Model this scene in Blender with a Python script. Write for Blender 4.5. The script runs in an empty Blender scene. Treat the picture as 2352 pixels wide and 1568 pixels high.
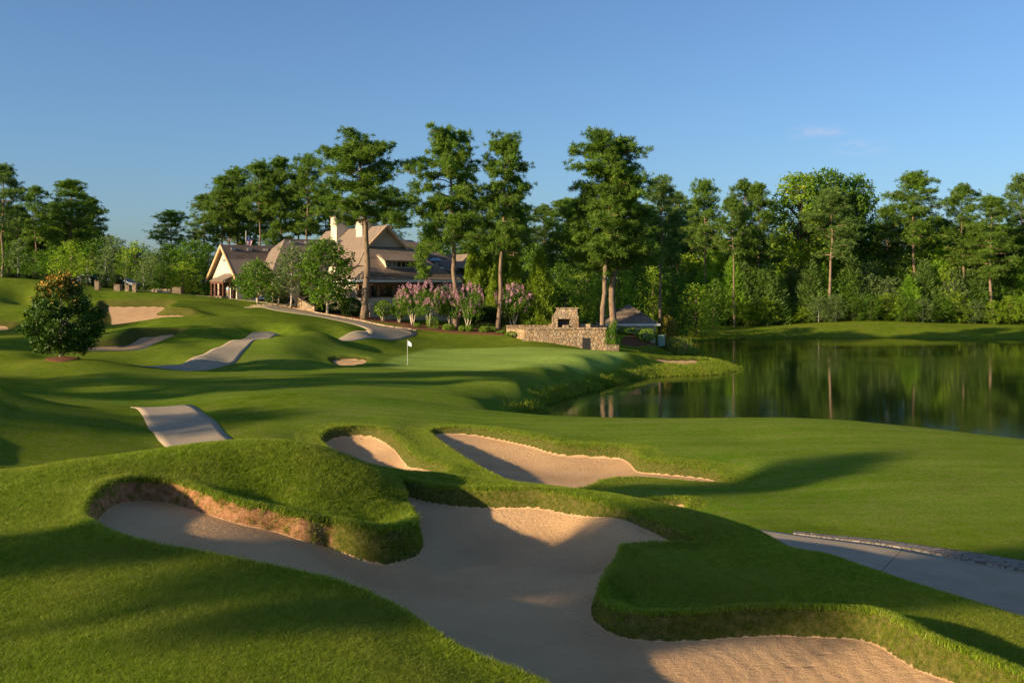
import bpy, math, random
import numpy as np
# ------------------------------------------------------------------ camera, sky, sun, exposure
scene = bpy.context.scene
COL = scene.collection
F = 2287.0            # focal length in units of a 2352-wide picture
HOR = 650.0           # eye level in the same units
EYE = 9.0             # eye height above the pond
cam = bpy.data.cameras.new("camera")
cam.sensor_width = 36; cam.lens = F/2352*36
cam.shift_y = -(784-HOR)/2352
cam.clip_start = 0.1; cam.clip_end = 9000
camo = bpy.data.objects.new("camera", cam); COL.objects.link(camo)
camo.location = (0, 0, EYE); camo.rotation_euler = (math.pi/2, 0, 0)
scene.camera = camo

SUN_EL = math.radians(16.5)
SUN_AZ = math.radians(-120.0)     # compass angle from +Y, clockwise: behind-left of the camera
sun_dir = np.array([math.sin(SUN_AZ)*math.cos(SUN_EL), math.cos(SUN_AZ)*math.cos(SUN_EL), math.sin(SUN_EL)])
w = bpy.data.worlds.new("World"); scene.world = w; w.use_nodes = True
nt = w.node_tree; nt.nodes.clear()
wo = nt.nodes.new('ShaderNodeOutputWorld'); bg = nt.nodes.new('ShaderNodeBackground')
sky = nt.nodes.new('ShaderNodeTexSky'); sky.sky_type = 'NISHITA'; sky.sun_disc = False
sky.sun_elevation = SUN_EL; sky.sun_rotation = SUN_AZ
sky.altitude = 0; sky.air_density = 1.0; sky.dust_density = 1.0; sky.ozone_density = 6.0
hs = nt.nodes.new('ShaderNodeHueSaturation'); hs.inputs['Saturation'].default_value = 0.95
nt.links.new(sky.outputs[0], hs.inputs['Color'])
# two faint pinkish wisps of cloud, low on the right
tc = nt.nodes.new('ShaderNodeTexCoord')
def wmask(px, py, sx, sy):
    d = np.array([(px-1176)/F, 1.0, (HOR-py)/F]); d /= np.linalg.norm(d)
    s = nt.nodes.new('ShaderNodeVectorMath'); s.operation = 'SUBTRACT'; s.inputs[1].default_value = d
    nt.links.new(tc.outputs['Generated'], s.inputs[0])
    m = nt.nodes.new('ShaderNodeVectorMath'); m.operation = 'MULTIPLY'; m.inputs[1].default_value = (1/sx, 1/sx, 1/sy)
    nt.links.new(s.outputs[0], m.inputs[0])
    l = nt.nodes.new('ShaderNodeVectorMath'); l.operation = 'LENGTH'; nt.links.new(m.outputs[0], l.inputs[0])
    r = nt.nodes.new('ShaderNodeMapRange'); r.interpolation_type = 'SMOOTHSTEP'
    r.inputs[1].default_value = 1; r.inputs[2].default_value = 0; nt.links.new(l.outputs['Value'], r.inputs[0])
    return r.outputs[0]
ad = nt.nodes.new('ShaderNodeMath'); ad.operation = 'ADD'
nt.links.new(wmask(1872, 306, .040, .010), ad.inputs[0]); nt.links.new(wmask(1975, 340, .034, .010), ad.inputs[1])
mp = nt.nodes.new('ShaderNodeMapping'); mp.inputs['Scale'].default_value = (28, 28, 90); nt.links.new(tc.outputs['Generated'], mp.inputs[0])
nz = nt.nodes.new('ShaderNodeTexNoise'); nz.inputs['Scale'].default_value = 1.6; nz.inputs['Detail'].default_value = 6; nt.links.new(mp.outputs[0], nz.inputs['Vector'])
nr = nt.nodes.new('ShaderNodeMapRange'); nr.inputs[1].default_value = .38; nr.inputs[2].default_value = .75; nr.inputs[4].default_value = .55; nt.links.new(nz.outputs[0], nr.inputs[0])
mu = nt.nodes.new('ShaderNodeMath'); mu.operation = 'MULTIPLY'; nt.links.new(ad.outputs[0], mu.inputs[0]); nt.links.new(nr.outputs[0], mu.inputs[1])
mx = nt.nodes.new('ShaderNodeMixRGB'); nt.links.new(mu.outputs[0], mx.inputs[0]); nt.links.new(hs.outputs[0], mx.inputs[1]); mx.inputs[2].default_value = (4.6, 4.2, 5.0, 1)
nt.links.new(mx.outputs[0], bg.inputs['Color']); nt.links.new(bg.outputs[0], wo.inputs['Surface'])
bg.inputs['Strength'].default_value = 0.095
sl = bpy.data.lights.new("sun", 'SUN'); sl.energy = 5.0; sl.angle = math.radians(0.6); sl.color = (1.0, 0.80, 0.50)
so = bpy.data.objects.new("sun", sl); COL.objects.link(so)
from mathutils import Vector
so.rotation_euler = Vector((-sun_dir).tolist()).to_track_quat('-Z', 'Y').to_euler()
so.location = (-60, -60, 60)
vs = scene.view_settings; scene.display_settings.display_device = 'sRGB'
vs.view_transform = 'Standard'; vs.look = 'None'; vs.gamma = 1; vs.exposure = 0.75
scene.cycles.max_bounces = 6; scene.cycles.diffuse_bounces = 3; scene.cycles.transparent_max_bounces = 8
scene.cycles.use_denoising = True
rng = np.random.default_rng(7); random.seed(7)

# ------------------------------------------------------------------ helpers
def at(px, py, Y):
    """world point seen at picture position (px, py) at depth Y"""
    return np.array([(px-1176)/F*Y, Y, EYE-(py-HOR)/F*Y])
def mesh_np(name, V, faces, mat=None, parent=None, smooth=False, attrs=None, link=True):
    """faces: (n,3) or (n,4) int array, or list of such arrays"""
    if not isinstance(faces, list): faces = [faces]
    faces = [np.asarray(f, np.int64) for f in faces if len(f)]
    me = bpy.data.meshes.new(name)
    V = np.asarray(V, np.float32)
    me.vertices.add(len(V)); me.vertices.foreach_set('co', V.ravel())
    idx = np.concatenate([f.ravel() for f in faces]).astype(np.int32)
    tot = np.concatenate([np.full(len(f), f.shape[1]) for f in faces]).astype(np.int32)
    st = np.concatenate([[0], np.cumsum(tot)[:-1]]).astype(np.int32)
    me.loops.add(len(idx)); me.loops.foreach_set('vertex_index', idx)
    me.polygons.add(len(tot)); me.polygons.foreach_set('loop_start', st)
    me.polygons.foreach_set('loop_total', tot)
    me.update(calc_edges=True)
    if smooth: me.polygons.foreach_set('use_smooth', np.ones(len(tot), bool))
    for k, (dom, arr) in (attrs or {}).items():
        a = me.attributes.new(k, 'FLOAT', dom); a.data.foreach_set('value', np.asarray(arr, np.float32))
    if mat is not None: me.materials.append(mat)
    o = bpy.data.objects.new(name, me)
    if link: COL.objects.link(o)
    if parent is not None: o.parent = parent
    return o
def tag(o, label=None, cat=None, group=None, kind=None):
    if label: o['label'] = label
    if cat: o['category'] = cat
    if group: o['group'] = group
    if kind: o['kind'] = kind
    return o
def empty(name, loc, rz=0, label=None, cat=None, group=None):
    o = bpy.data.objects.new(name, None); COL.objects.link(o)
    o.location = tuple(float(v) for v in loc); o.rotation_euler = (0, 0, rz); o.empty_display_size = .2
    return tag(o, label, cat, group)
def copy_tree(o, parent=None):
    c = o.copy(); COL.objects.link(c)
    if parent is not None: c.parent = parent
    for ch in list(o.children): copy_tree(ch, c)
    return c
class MB:
    """collects shapes, built as ONE mesh"""
    def __init__(s): s.V = []; s.F = {3: [], 4: []}; s.n = 0; s.polys = []
    def add(s, V, fs):
        V = np.asarray(V, float).reshape(-1, 3)
        for f in fs:
            s.polys.append([i+s.n for i in f])
        s.V.append(V); s.n += len(V); return s
    def box(s, x0, x1, y0, y1, z0, z1):
        return s.add([(x0,y0,z0),(x1,y0,z0),(x1,y1,z0),(x0,y1,z0),(x0,y0,z1),(x1,y0,z1),(x1,y1,z1),(x0,y1,z1)],
                     [(0,3,2,1),(4,5,6,7),(0,1,5,4),(1,2,6,5),(2,3,7,6),(3,0,4,7)])
    def slab(s, pts, t, nrm=None):
        """polygon pts thickened by t along -normal"""
        P = np.asarray(pts, float)
        if nrm is None:
            nrm = np.cross(P[1]-P[0], P[2]-P[0]); nrm /= np.linalg.norm(nrm)
            if nrm[2] < 0: nrm = -nrm
        Q = P - np.asarray(nrm)*t; n = len(P)
        return s.add(np.vstack([P, Q]), [tuple(range(n)), tuple(range(2*n-1, n-1, -1))] + [(i, n+i, n+(i+1) % n, (i+1) % n) for i in range(n)])
    def prism(s, poly, z0, z1):
        n = len(poly); P = [(x, y, z0) for x, y in poly]+[(x, y, z1) for x, y in poly]
        return s.add(P, [tuple(range(n-1, -1, -1)), tuple(range(n, 2*n))]+[(i, (i+1) % n, n+(i+1) % n, n+i) for i in range(n)])
    def tube(s, pts, rad, sides=6):
        P = np.asarray(pts, float); R = np.broadcast_to(np.asarray(rad, float), (len(P),))
        T = np.gradient(P, axis=0); T /= np.linalg.norm(T, axis=1)[:, None]+1e-9
        up = np.array([0, 0, 1.]) if abs(T[0][2]) < .9 else np.array([1., 0, 0])
        A = np.cross(T, up); A /= np.linalg.norm(A, axis=1)[:, None]+1e-9; B = np.cross(T, A)
        ang = np.arange(sides)*2*np.pi/sides
        V = P[:, None]+R[:, None, None]*(np.cos(ang)[None, :, None]*A[:, None]+np.sin(ang)[None, :, None]*B[:, None])
        fs = []
        for i in range(len(P)-1):
            for j in range(sides):
                k = (j+1) % sides; fs.append((i*sides+j, i*sides+k, (i+1)*sides+k, (i+1)*sides+j))
        m = len(P)-1
        fs.append(tuple(range(sides-1, -1, -1))); fs.append(tuple(m*sides+j for j in range(sides)))
        return s.add(V.reshape(-1, 3), fs)
    def ball(s, c, r, nu=10, nv=7):
        r = np.broadcast_to(np.asarray(r, float), (3,)); V = []
        for i in range(1, nv):
            p = math.pi*i/nv
            for j in range(nu):
                t = 2*math.pi*j/nu; V.append((c[0]+r[0]*math.sin(p)*math.cos(t), c[1]+r[1]*math.sin(p)*math.sin(t), c[2]+r[2]*math.cos(p)))
        fs = [(i*nu+j, (i+1)*nu+j, (i+1)*nu+(j+1) % nu, i*nu+(j+1) % nu) for i in range(nv-2) for j in range(nu)]
        V.append((c[0], c[1], c[2]+r[2])); V.append((c[0], c[1], c[2]-r[2])); t = len(V)-2
        fs += [(t, j, (j+1) % nu) for j in range(nu)]+[(t+1, (nv-2)*nu+(j+1) % nu, (nv-2)*nu+j) for j in range(nu)]
        return s.add(V, fs)
    def build(s, name, mat, parent=None, smooth=False):
        me = bpy.data.meshes.new(name); me.from_pydata([tuple(v) for v in np.vstack(s.V)], [], s.polys); me.update()
        if smooth: me.polygons.foreach_set('use_smooth', np.ones(len(me.polygons), bool))
        if mat: me.materials.append(mat)
        o = bpy.data.objects.new(name, me); COL.objects.link(o)
        if parent is not None: o.parent = parent
        return o

# ------------------------------------------------------------------ node material helper
class NM:
    def __init__(s, name, rough=.8, spec=.3):
        s.m = bpy.data.materials.new(name); s.m.use_nodes = True; s.t = s.m.node_tree
        s.b = s.t.nodes['Principled BSDF']; s.b.inputs['Roughness'].default_value = rough
        s.b.inputs['Specular IOR Level'].default_value = spec
        s.tc = s.t.nodes.new('ShaderNodeTexCoord')
    def new(s, ty, **kw):
        n = s.t.nodes.new(ty)
        for k, v in kw.items(): setattr(n, k, v)
        return n
    def link(s, a, b): s.t.links.new(a, b)
    def coord(s, scale=(1, 1, 1), src='Object', rot=(0, 0, 0)):
        m = s.new('ShaderNodeMapping'); m.inputs['Scale'].default_value = scale; m.inputs['Rotation'].default_value = rot
        s.link(s.tc.outputs[src], m.inputs[0]); return m.outputs[0]
    def noise(s, scale, detail=4, rough=.55, vec=None, dist=0):
        n = s.new('ShaderNodeTexNoise'); n.inputs['Scale'].default_value = scale; n.inputs['Detail'].default_value = detail
        n.inputs['Roughness'].default_value = rough; n.inputs['Distortion'].default_value = dist
        s.link(vec if vec is not None else s.tc.outputs['Object'], n.inputs['Vector']); return n.outputs[0]
    def ramp(s, fac, stops):
        r = s.new('ShaderNodeValToRGB'); e = r.color_ramp.elements
        while len(e) < len(stops): e.new(.5)
        for i, (p, c) in enumerate(stops): e[i].position = p; e[i].color = (*c, 1)
        s.link(fac, r.inputs[0]); return r.outputs[0]
    def rng(s, fac, a, b, c=0, d=1):
        r = s.new('ShaderNodeMapRange'); r.inputs[1].default_value = a; r.inputs[2].default_value = b
        r.inputs[3].default_value = c; r.inputs[4].default_value = d; s.link(fac, r.inputs[0]); return r.outputs[0]
    def mix(s, fac, a, b, mode='MIX'):
        n = s.new('ShaderNodeMixRGB', blend_type=mode)
        for sock, v in zip(n.inputs, (fac, a, b)):
            if hasattr(v, 'links') or hasattr(v, 'is_output'): s.link(v, sock)
            elif isinstance(v, (int, float)): sock.default_value = v
            else: sock.default_value = (*v, 1)
        return n.outputs[0]
    def math(s, op, a, b=0.0):
        n = s.new('ShaderNodeMath', operation=op)
        for sock, v in zip(n.inputs, (a, b)):
            if isinstance(v, (int, float)): sock.default_value = v
            else: s.link(v, sock)
        return n.outputs[0]
    def attr(s, name):
        n = s.new('ShaderNodeAttribute'); n.attribute_name = name; return n.outputs['Fac']
    def color(s, c):
        if isinstance(c, tuple): s.b.inputs['Base Color'].default_value = (*c, 1)
        else: s.link(c, s.b.inputs['Base Color'])
        return s
    def bump(s, h, strength=.3, dist=.02):
        n = s.new('ShaderNodeBump'); n.inputs['Strength'].default_value = strength; n.inputs['Distance'].default_value = dist
        s.link(h, n.inputs['Height']); s.link(n.outputs[0], s.b.inputs['Normal']); return s

# ------------------------------------------------------------------ terrain
# Control points are surveyed as (picture x, picture y, depth); the surface between them is a radial-basis fit.
def D(px, py, Y): return ((px-1176)/F*Y, Y, (py-HOR)/F*Y)          # X, Y, metres below the eye
CP = []
def cp(*pts):
    for p in pts: CP.append(D(*p))
def cd(*pts):                                                        # (px, Y, metres below eye)
    for px, Y, d in pts: CP.append(((px-1176)/F*Y, Y, d))
# foreground left
cp((0,1568,8.2),(300,1568,8.2),(700,1568,8.4),(1000,1568,8.7),(300,1400,9.9),(600,1400,9.9),(0,1300,11.2),(0,1200,13),
   (100,1240,12.1),(850,1480,9.3),(0,1450,9.4),(500,1480,9.0))
cp((0,1103,15.2),(100,1075,15.9),(200,1060,16.3),(300,1052,16.6),(380,1040,16.9),(450,1030,17.1),(550,1021,17.4),(650,1020,17.5),
   (730,1030,17.6),(800,1055,17.6),(870,1090,17.4),(915,1130,17.2),(942,1170,16.9))
cp((100,1120,14.8),(560,1080,16.6),(700,1130,16.1),(800,1150,16.2),(860,1205,15.6),(620,1150,15.9),(450,1070,16.4),(320,1085,15.9))
cd((-300,12,3.0),(-300,17,2.9),(-300,8,3.2),(-700,10,2.8),(-700,20,2.8),(-300,24,4.3))
cd((0,18,3.7),(0,21,4.6),(0,26,5.35),(300,19,3.5),(300,22,4.5),(300,28,5.7),(620,19.3,3.25),(620,22,4.4),(620,26,5.2),(620,32,5.95),(450,24,5.0),
   (800,20,4.0),(800,24,5.2),(800,28,5.95),(940,22,4.4),(940,27,6.0))
# ridge behind the main bunker
cp((835,1075,19.6),(900,1080,19.6),(1000,1088,19.4),(1100,1100,19.2),(1200,1110,19),(1300,1122,18.7),(1400,1135,18.3),(1480,1150,17.9),
   (1560,1167,17.6),(1640,1187,17.1),(1740,1220,16.5))
cp((1640,1225,16.0),(1700,1260,15.2))
cd((1000,21.5,4.5),(1000,25,5.9),(1200,21,4.5),(1200,24,5.8),(1400,20.5,4.6),(1400,23.5,5.8),(1600,19.3,4.7),(1600,22,5.7),(1740,18.3,4.7),(1740,20.8,5.5))
# right hump
cp((1900,1275,15.0),(2000,1310,14.3),(2100,1345,13.7),(2200,1375,13.2),(2352,1425,12.5),(2500,1475,11.7),
   (1600,1300,14.3),(1600,1350,13.3),(1800,1300,14.2),(1800,1360,12.9),(1500,1300,14.0),(1500,1380,12.9),(1900,1410,12.1),(2100,1430,11.6),
   (2352,1500,11),(2352,1568,10.1),(2200,1480,11.1),(1650,1410,12.4),(1440,1380,13.0))
cd((1900,16.3,4.75),(1900,18.3,5.4),(2100,15.3,4.8),(2100,17.5,5.5),(2352,14,4.8),(2352,16.5,5.55),(2700,12,4.6),(2700,16,5.7),(2900,9,4.2),(2600,8,4.0),(2000,7,3.9),(1200,6.5,3.6),
   (1200,4,3.3),(300,5,3.2),(2200,4,3.5))
# path corridor right and fairway
cp((2352,1330,19.0),(2352,1300,20.2),(1740,1224,23.4),(2000,1260,21.4),(1900,1215,24.6),(1740,1205,24.7),(2352,1230,22.9),(2352,1262,21.6),(2150,1225,23.6),
   (1900,1180,26.4),(2352,1180,25.8),(2200,1150,28),(1700,1150,28.4),(2352,1100,31),(2000,1100,31),(2200,1050,35),(1750,1060,34.8),(1900,1000,40),(1500,1000,41),(2352,1050,35.5),
   (2150,1010,39.5),(2900,1200,24),(2900,1050,36),(1700,1010,40))
# crest in front of the pond
cp((550,912,49),(650,903,50.5),(760,901,51),(850,908,51.5),(950,920,51.5),(1050,935,51),(1150,945,51),(1230,955,51),(1300,960,50.5),(1400,962,50),(1500,962,49),(1600,961,48),(1700,959,47),
   (1820,959,46),(1950,965,45),(2050,975,44.5),(2150,985,44),(2250,997,43),(2352,1008,42),(2500,1030,40),(2900,1060,39))
cp((600,955,43.5),(700,975,41.5),(650,1010,37.8),(560,1000,39),(900,960,44),(850,975,42.5),(1100,968,45),(1250,985,43),(480,945,44.5))
cd((1050,57,7.5),(1150,56,7.8),(1230,55,8.2),(1300,54,8.2),(1300,58,9.5),(1500,53.5,8.2),(1500,57.5,9.6),(1700,52,8.0),(1700,56,9.6),(1820,50.5,7.8),(1820,54.5,9.6),
   (2050,49,7.8),(2050,53,9.6),(2352,46.5,8.0),(2352,50,9.6),(2900,44,8.2),(2900,48,9.7),(650,55,6.2),(850,57,6.7))
# left dark hillside and the first stretch of path
cp((0,890,42),(60,908,43),(130,924,44),(200,933,45),(260,936,45.5),(312,938,46),(390,1033,37),(443,932,46.5),(550,1020,37.5),(380,935,46.5),(460,1026,37.3),
   (0,940,38.5),(0,1000,34.5),(100,960,38.5),(200,1000,37),(0,1060,31.5),(150,1060,32.5),(250,965,41),(330,985,41.3),(490,965,42),(-200,880,38),(-200,980,32))
cd((0,47,5.6),(0,52,6.05),(130,49,5.95),(260,51,6.25),(380,50.5,6.4),(450,51,6.4),(-250,50,5.2),(-600,40,3.6),(-600,60,4.0))
# valley before the green
cp((350,905,60),(350,925,57),(500,900,60),(200,900,60.5),(100,885,62.5),(0,875,62),(640,890,62),(760,888,63),(950,900,63),(1100,922,61.5),(1000,880,70),(1200,885,70),(850,865,71),(600,865,70),(400,872,67),(250,860,66))
cp((0,850,68),(60,838,69),(130,828,70),(180,825.5,70.5),(240,829,71),(300,839,72),(400,847,74),(500,848,76),(600,846,77),(680,850,77.5),(740,852,77.5),(830,846,79),(-250,840,68))
cd((300,76,6.35),(200,76,5.8),(100,76,5.75),(400,77.5,6.5))
# green, its banks, the peninsula
cp((935,838,85),(1100,845,83),(1250,836,87),(1000,806,103),(1200,800,107),(1400,812,98),(1300,803,104),(1380,806,103),(1100,822,94),(1250,815,98),(880,845,81))
cp((1100,790,111),(1000,777,113),(950,768,114),(1160,778,115),(1160,772,116),(1230,788,112),(1300,797,111),(1400,806,108),(1440,811,100),(1460,813,101))
cd((1250,81.2,7.1),(1300,84.6,7.1),(1350,89.2,7.1),(1400,94.4,7.08),(1440,99,7.0),(1270,79,8.0),(1318,83.5,8.0),(1366,88.3,8.0),(1420,93.2,8.0))
cp((1480,822,103),(1500,846,98.3),(1600,848,99.6),(1650,844,102.5),(1550,846,99),(1200,905,71.5),(1150,925,66),(1200,885,75))
cp((1200,944,70),(1240,930,73.5),(1290,915,77.7),(1335,900,82.3),(1381,886,87.2),(1443,873,92.3),(1502,866,95.3),(1560,863,96.6),(1620,861,97.5),(1665,858,99),(1690,851,102.4))
cp((1600,822,109),(1640,827,107.5),(1500,816,110),(1540,819,110))
cd((1688,107,9.0),(1640,112,9.0),(1560,114,9.0),(1500,116,8.9),(1470,118,8.6))
cd((1240,66,10.2),(1300,70,10.6),(1400,78,10.8),(1500,84,10.8),(1640,90,10.8),(1740,98,10.8),(1740,110,10.8),(1650,118,10.5),(1580,119,10.2),(1500,60,10.9),(1700,64,11),(2000,64,11),(2352,60,11),(2000,100,11.5),(2352,100,11.5),(2700,80,11.5),
   (2700,130,11.5),(2000,135,11.3),(2352,135,11.3),(1750,135,11),(3300,90,10.5),(3600,60,8.5))
# spit with the post, retaining wall, ground round the pump house
cp((1540,814,126),(1580,812,127),(1608,810,128.5))
cd((1540,130,8.7),(1590,131,8.75),(1620,131,9.1),(1520,122,9.2),(1600,123,9.7),(1580,136,9.2),(1620,137,9.8),(1540,138,8.6))
cd((1400,112,7.9),(1420,118,8.3),(1480,122,8.5),(1480,126,7.0),(1430,124,6.6),(1380,122,6.6),(1300,122,6.0),(1200,122,5.9),(1510,128,8.2),(1500,135,6.8),(1400,135,6.2),(1250,135,5.6),(1540,146,8.2),(1560,152,8.6))
# shoulder left of the green, second path, knoll
cp((700,775,90),(640,777,88.5),(580,795,86),(520,830,80),(760,779,93),(800,793,93.5),(830,800,97),(880,800,99),(620,832,80),(650,805,84),(700,820,83.5),(750,808,88),(900,815,94),(930,795,103),(740,834,82))
cp((400,838,76.5),(460,825,78.5),(500,805,82.5),(540,790,87.5),(590,781,92),(560,778,94),(620,778,94),(440,843,76))
cd((600,98,5.5),(680,97,5.5),(760,99,5.75))
cp((860,770,104),(800,782,99),(940,757,116),(900,775,107),(900,760,112))
cp((285,808,82),(200,808,82),(250,818,79),(400,822,79),(350,815,80.5),(140,822,71.5),(60,812,76),(0,800,80),(0,760,95),(100,780,88),(-250,780,84),(430,775,90),(490,765,94),(380,790,86),(450,795,86.5),(520,770,95))
cp((250,747,100.5),(309,740,101.5),(380,728.5,102.5),(457,727,103.5),(530,730,103.5),(600,738,103),(300,758,96),(400,748,97.5),(500,748,98),(240,765,95),(560,758,97),(620,762,96.5),(680,752,100),(640,745,102))
cp((50,700,118),(0,690,116),(0,660,120),(0,638,126),(40,640,125),(72,647,124),(100,665,121),(130,690,117),(180,705,112),(100,730,104),(30,735,103),(-300,640,120),(-300,720,105))
cp((230,667,126),(300,671,125),(402,681,124),(300,688,121),(230,690,120),(400,696,120),(450,691,120),(460,712,112),(470,722,108),(500,712,113),(540,704,118),(600,702,121),(560,718,112),(650,724,110),(700,736,107),(750,748,104),(800,752,103.5),(835,755,107),(820,768,101),(750,770,97.5),(700,765,96.5))
cp((583,706,121),(625,709,120),(700,722,117),(780,737,114.5),(830,746,113),(880,754,113.5),(650,700,127),(700,705,128),(760,717,126),(800,722,126),(840,728,126),(940,745,121),(1045,757,119.5),(1145,762,118.5),(480,684,138),(420,676,136))
cd((500,142,2.45),(600,142,2.5),(700,140,3.0),(850,135,4.4),(950,134,4.7),(1100,136,5.3),(1050,150,5.2),(800,160,2.5),(500,170,1.5),(300,150,1.2),(300,180,1.2),(100,150,.5),(0,150,-.3),(-300,160,-.5),(1250,160,5.2),(1400,160,5.5))
# far bank of the pond
cp((1585,790,147),(1620,783,155),(1700,779,159.5),(1800,776.5,162.7),(1900,775.5,164),(2100,775.5,164),(2352,777,162),(2600,779,160),(1640,760,168),(1700,762,168),(1800,755,170),(1900,752,170),(2000,750,171),(2150,752,170),(2352,756,169),
   (1900,742,176),(2000,735,178),(2070,738,178),(2200,742,179),(2352,745,179),(1800,746,178),(1700,748,180),(1580,735,176),(1550,735,172),(1640,747,176),(1500,745,165),(2600,745,178))
cd((1620,150,9.9),(1800,156,9.9),(2100,157,9.9),(2352,155,9.9),(2700,152,9.9),(1800,200,7.2),(2100,200,6.4),(2352,200,7.2),(1560,200,6.5),(1300,200,5.5),(2700,200,6.5),(3300,150,7),(3600,110,7.5))
for th in range(-180, 181, 20):
    t = math.radians(th)
    CP.append((420*math.sin(t), 420*math.cos(t), 3.0+2.0*math.sin(t)))
    CP.append((4000*math.sin(t), 4000*math.cos(t), 4.0))
    if abs(th) > 70:
        for R_, dd in ((3, 3.2), (12, 2.9 if th < 0 else 4.2), (40, 2.6 if th < 0 else 6.0), (120, 1.5 if th < 0 else 6.5)):
            CP.append((R_*math.sin(t), R_*math.cos(t), dd))

# bunkers: outline vertices (px, py, Y, side, lip); side N = the grass rim hides sand behind it, F = sand meets the face below the grass
BUNK = {}
L = .22
BUNK['main'] = dict(w=.15, pts=[
 (190,1184,13.4,'N',.2),(240,1225,12.35,'N',.14),(330,1255,11.9,'N',.18),(430,1275,11.7,'N',.2),(560,1300,11.4,'N',.25),(680,1325,11.2,'N',.33),(780,1350,10.9,'N',.5),
 (850,1378,10.7,'N',.5),(920,1415,10.3,'N',.5),(980,1455,9.95,'N',.5),(1040,1495,9.6,'N',.45),(1100,1525,9.4,'N',.4),(1180,1555,9.2,'N',.4),(1260,1592,9.0,'N',.35),
 (1500,1700,8.3,'N',.2),(1900,1750,7.9,'N',.15),(2250,1700,8.3,'N',.12),(2380,1640,8.8,'F',.2),(2250,1572,9.5,'F',.22),(2150,1535,10.0,'F',.24),(2100,1510,10.4,'F',.25),(2050,1480,10.9,'F',.26),
 (1990,1462,11.3,'F',.26),(1900,1456,11.6,'F',.26),(1800,1452,11.8,'F',.26),(1700,1454,11.85,'F',.26),(1600,1462,11.85,'F',.25),(1500,1463,11.9,'F',.24),(1440,1453,12.1,'F',.22),
 (1402,1434,12.5,'F',.2),(1385,1414,12.85,'F',.2),(1384,1390,13.2,'F',.22),(1400,1358,13.8,'F',.24),(1420,1330,14.3,'F',.25),(1432,1300,14.8,'F',.26),(1430,1274,15.05,'N',.3),(1450,1258,15.3,'N',.3),
 (1510,1253,15.5,'N',.2),(1600,1252,15.75,'N',.08),(1560,1240,16.0,'F',.12),(1500,1219,16.4,'F',.16),(1440,1203,16.8,'F',.18),(1370,1183,17.3,'F',.2),(1300,1168,17.7,'F',.22),(1230,1158,18.0,'F',.24),
 (1150,1158,18.1,'F',.24),(1080,1158,18.2,'F',.24),(1000,1153,18.4,'F',.24),(950,1142,18.6,'F',.24),(905,1128,18.75,'F',.26),(915,1150,17.9,'F',.3),(940,1215,16.6,'F',.3),(950,1240,15.9,'F',.32),
 (938,1262,15.2,'F',.34),(895,1276,14.75,'F',.36),(840,1272,14.7,'F',.36),(760,1253,14.95,'F',.34),(700,1237,14.81,'F',.28),(640,1218,14.9,'F',.26),(560,1200,14.89,'F',.24),(480,1175,15.16,'F',.24),
 (400,1155,15.75,'F',.3),(300,1148,15.5,'F',.28),(230,1165,14.6,'F',.24)],
 inner=[(300,1200,3.38),(400,1225,3.42),(550,1250,3.52),(700,1285,3.78),(850,1320,4.2),(1000,1300,4.3),(1000,1400,4.25),(1100,1220,4.3),(1300,1230,4.3),(1200,1300,4.35),(1200,1400,4.3),(1300,1350,4.3),(1450,1230,4.3),(1200,1500,4.25),(1400,1500,4.25),(1600,1530,4.15),(1800,1560,4.1),(2000,1560,4.0)])
BUNK['m2'] = dict(w=.3, pts=[(735,1000,40.3,'N',.15),(733,1010,39.3,'N',.25),(752,1030,37.5,'N',.35),(790,1052,35.6,'N',.4),(835,1076,33.8,'N',.4),(900,1095,32.4,'N',.35),(980,1100,32.0,'N',.2),(1040,1090,33.2,'F',.2),(970,1066,35.6,'F',.22),(940,1046,37.4,'F',.24),
  (915,1021,39.6,'F',.26),(880,1000,41.2,'F',.26),(830,992,41.7,'F',.24),(765,994,41.2,'F',.2)], inner=[(850,1040,6.75),(930,1075,6.75),(800,1020,6.6)])
BUNK['m3'] = dict(w=.3, pts=[(985,990,42.2,'N',.15),(1010,1015,39.2,'N',.3),(1060,1050,35.9,'N',.4),(1120,1085,33.2,'N',.45),(1185,1112,31.5,'N',.45),(1260,1128,30.6,'N',.4),(1340,1124,30.9,'N',.35),(1390,1104,32.4,'N',.35),(1440,1099,33.0,'N',.35),
  (1500,1101,33.1,'N',.3),(1600,1109,33.0,'N',.15),(1668,1109,33.4,'N',.05),(1650,1100,34.2,'F',.2),(1600,1093,34.8,'F',.3),(1530,1087,35.4,'F',.4),(1482,1080,36.2,'F',.4),(1465,1062,37.3,'F',.4),(1435,1049,38.4,'F',.36),(1360,1043,38.9,'F',.34),
  (1290,1038,39.3,'F',.32),(1230,1021,40.4,'F',.3),(1160,1006,41.7,'F',.28),(1100,996,42.5,'F',.24),(1030,992,42.8,'F',.2)], inner=[(1100,1030,6.75),(1200,1070,7.0),(1300,1090,7.05),(1400,1080,6.95),(1500,1095,6.75)])
BUNK['m3b'] = dict(w=.15, pts=[(1490,1157,28.6,'F',.1),(1540,1157,28.6,'F',.15),(1582,1160,28.3,'F',.15),(1575,1171,27.6,'N',.1),(1530,1175,27.3,'N',.1),(1490,1172,27.5,'N',.1)], inner=[])
BUNK['g4'] = dict(w=.5, pts=[(752,829,86,'F',.2),(775,826,87.5,'F',.3),(815,825,88,'F',.3),(852,828,87,'F',.2),(845,833,84.5,'N',.1),(810,839,83.3,'N',.15),(770,838,83.6,'N',.15)], inner=[])
BUNK['g5'] = dict(w=.5, pts=[(1488,820,104,'F',.1),(1530,826,104.5,'F',.15),(1580,827,105.5,'F',.2),(1612,829,105.5,'F',.2),(1600,834,102.8,'N',.15),(1560,837,101.6,'N',.15),(1520,832,102.8,'N',.1)], inner=[])
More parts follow.
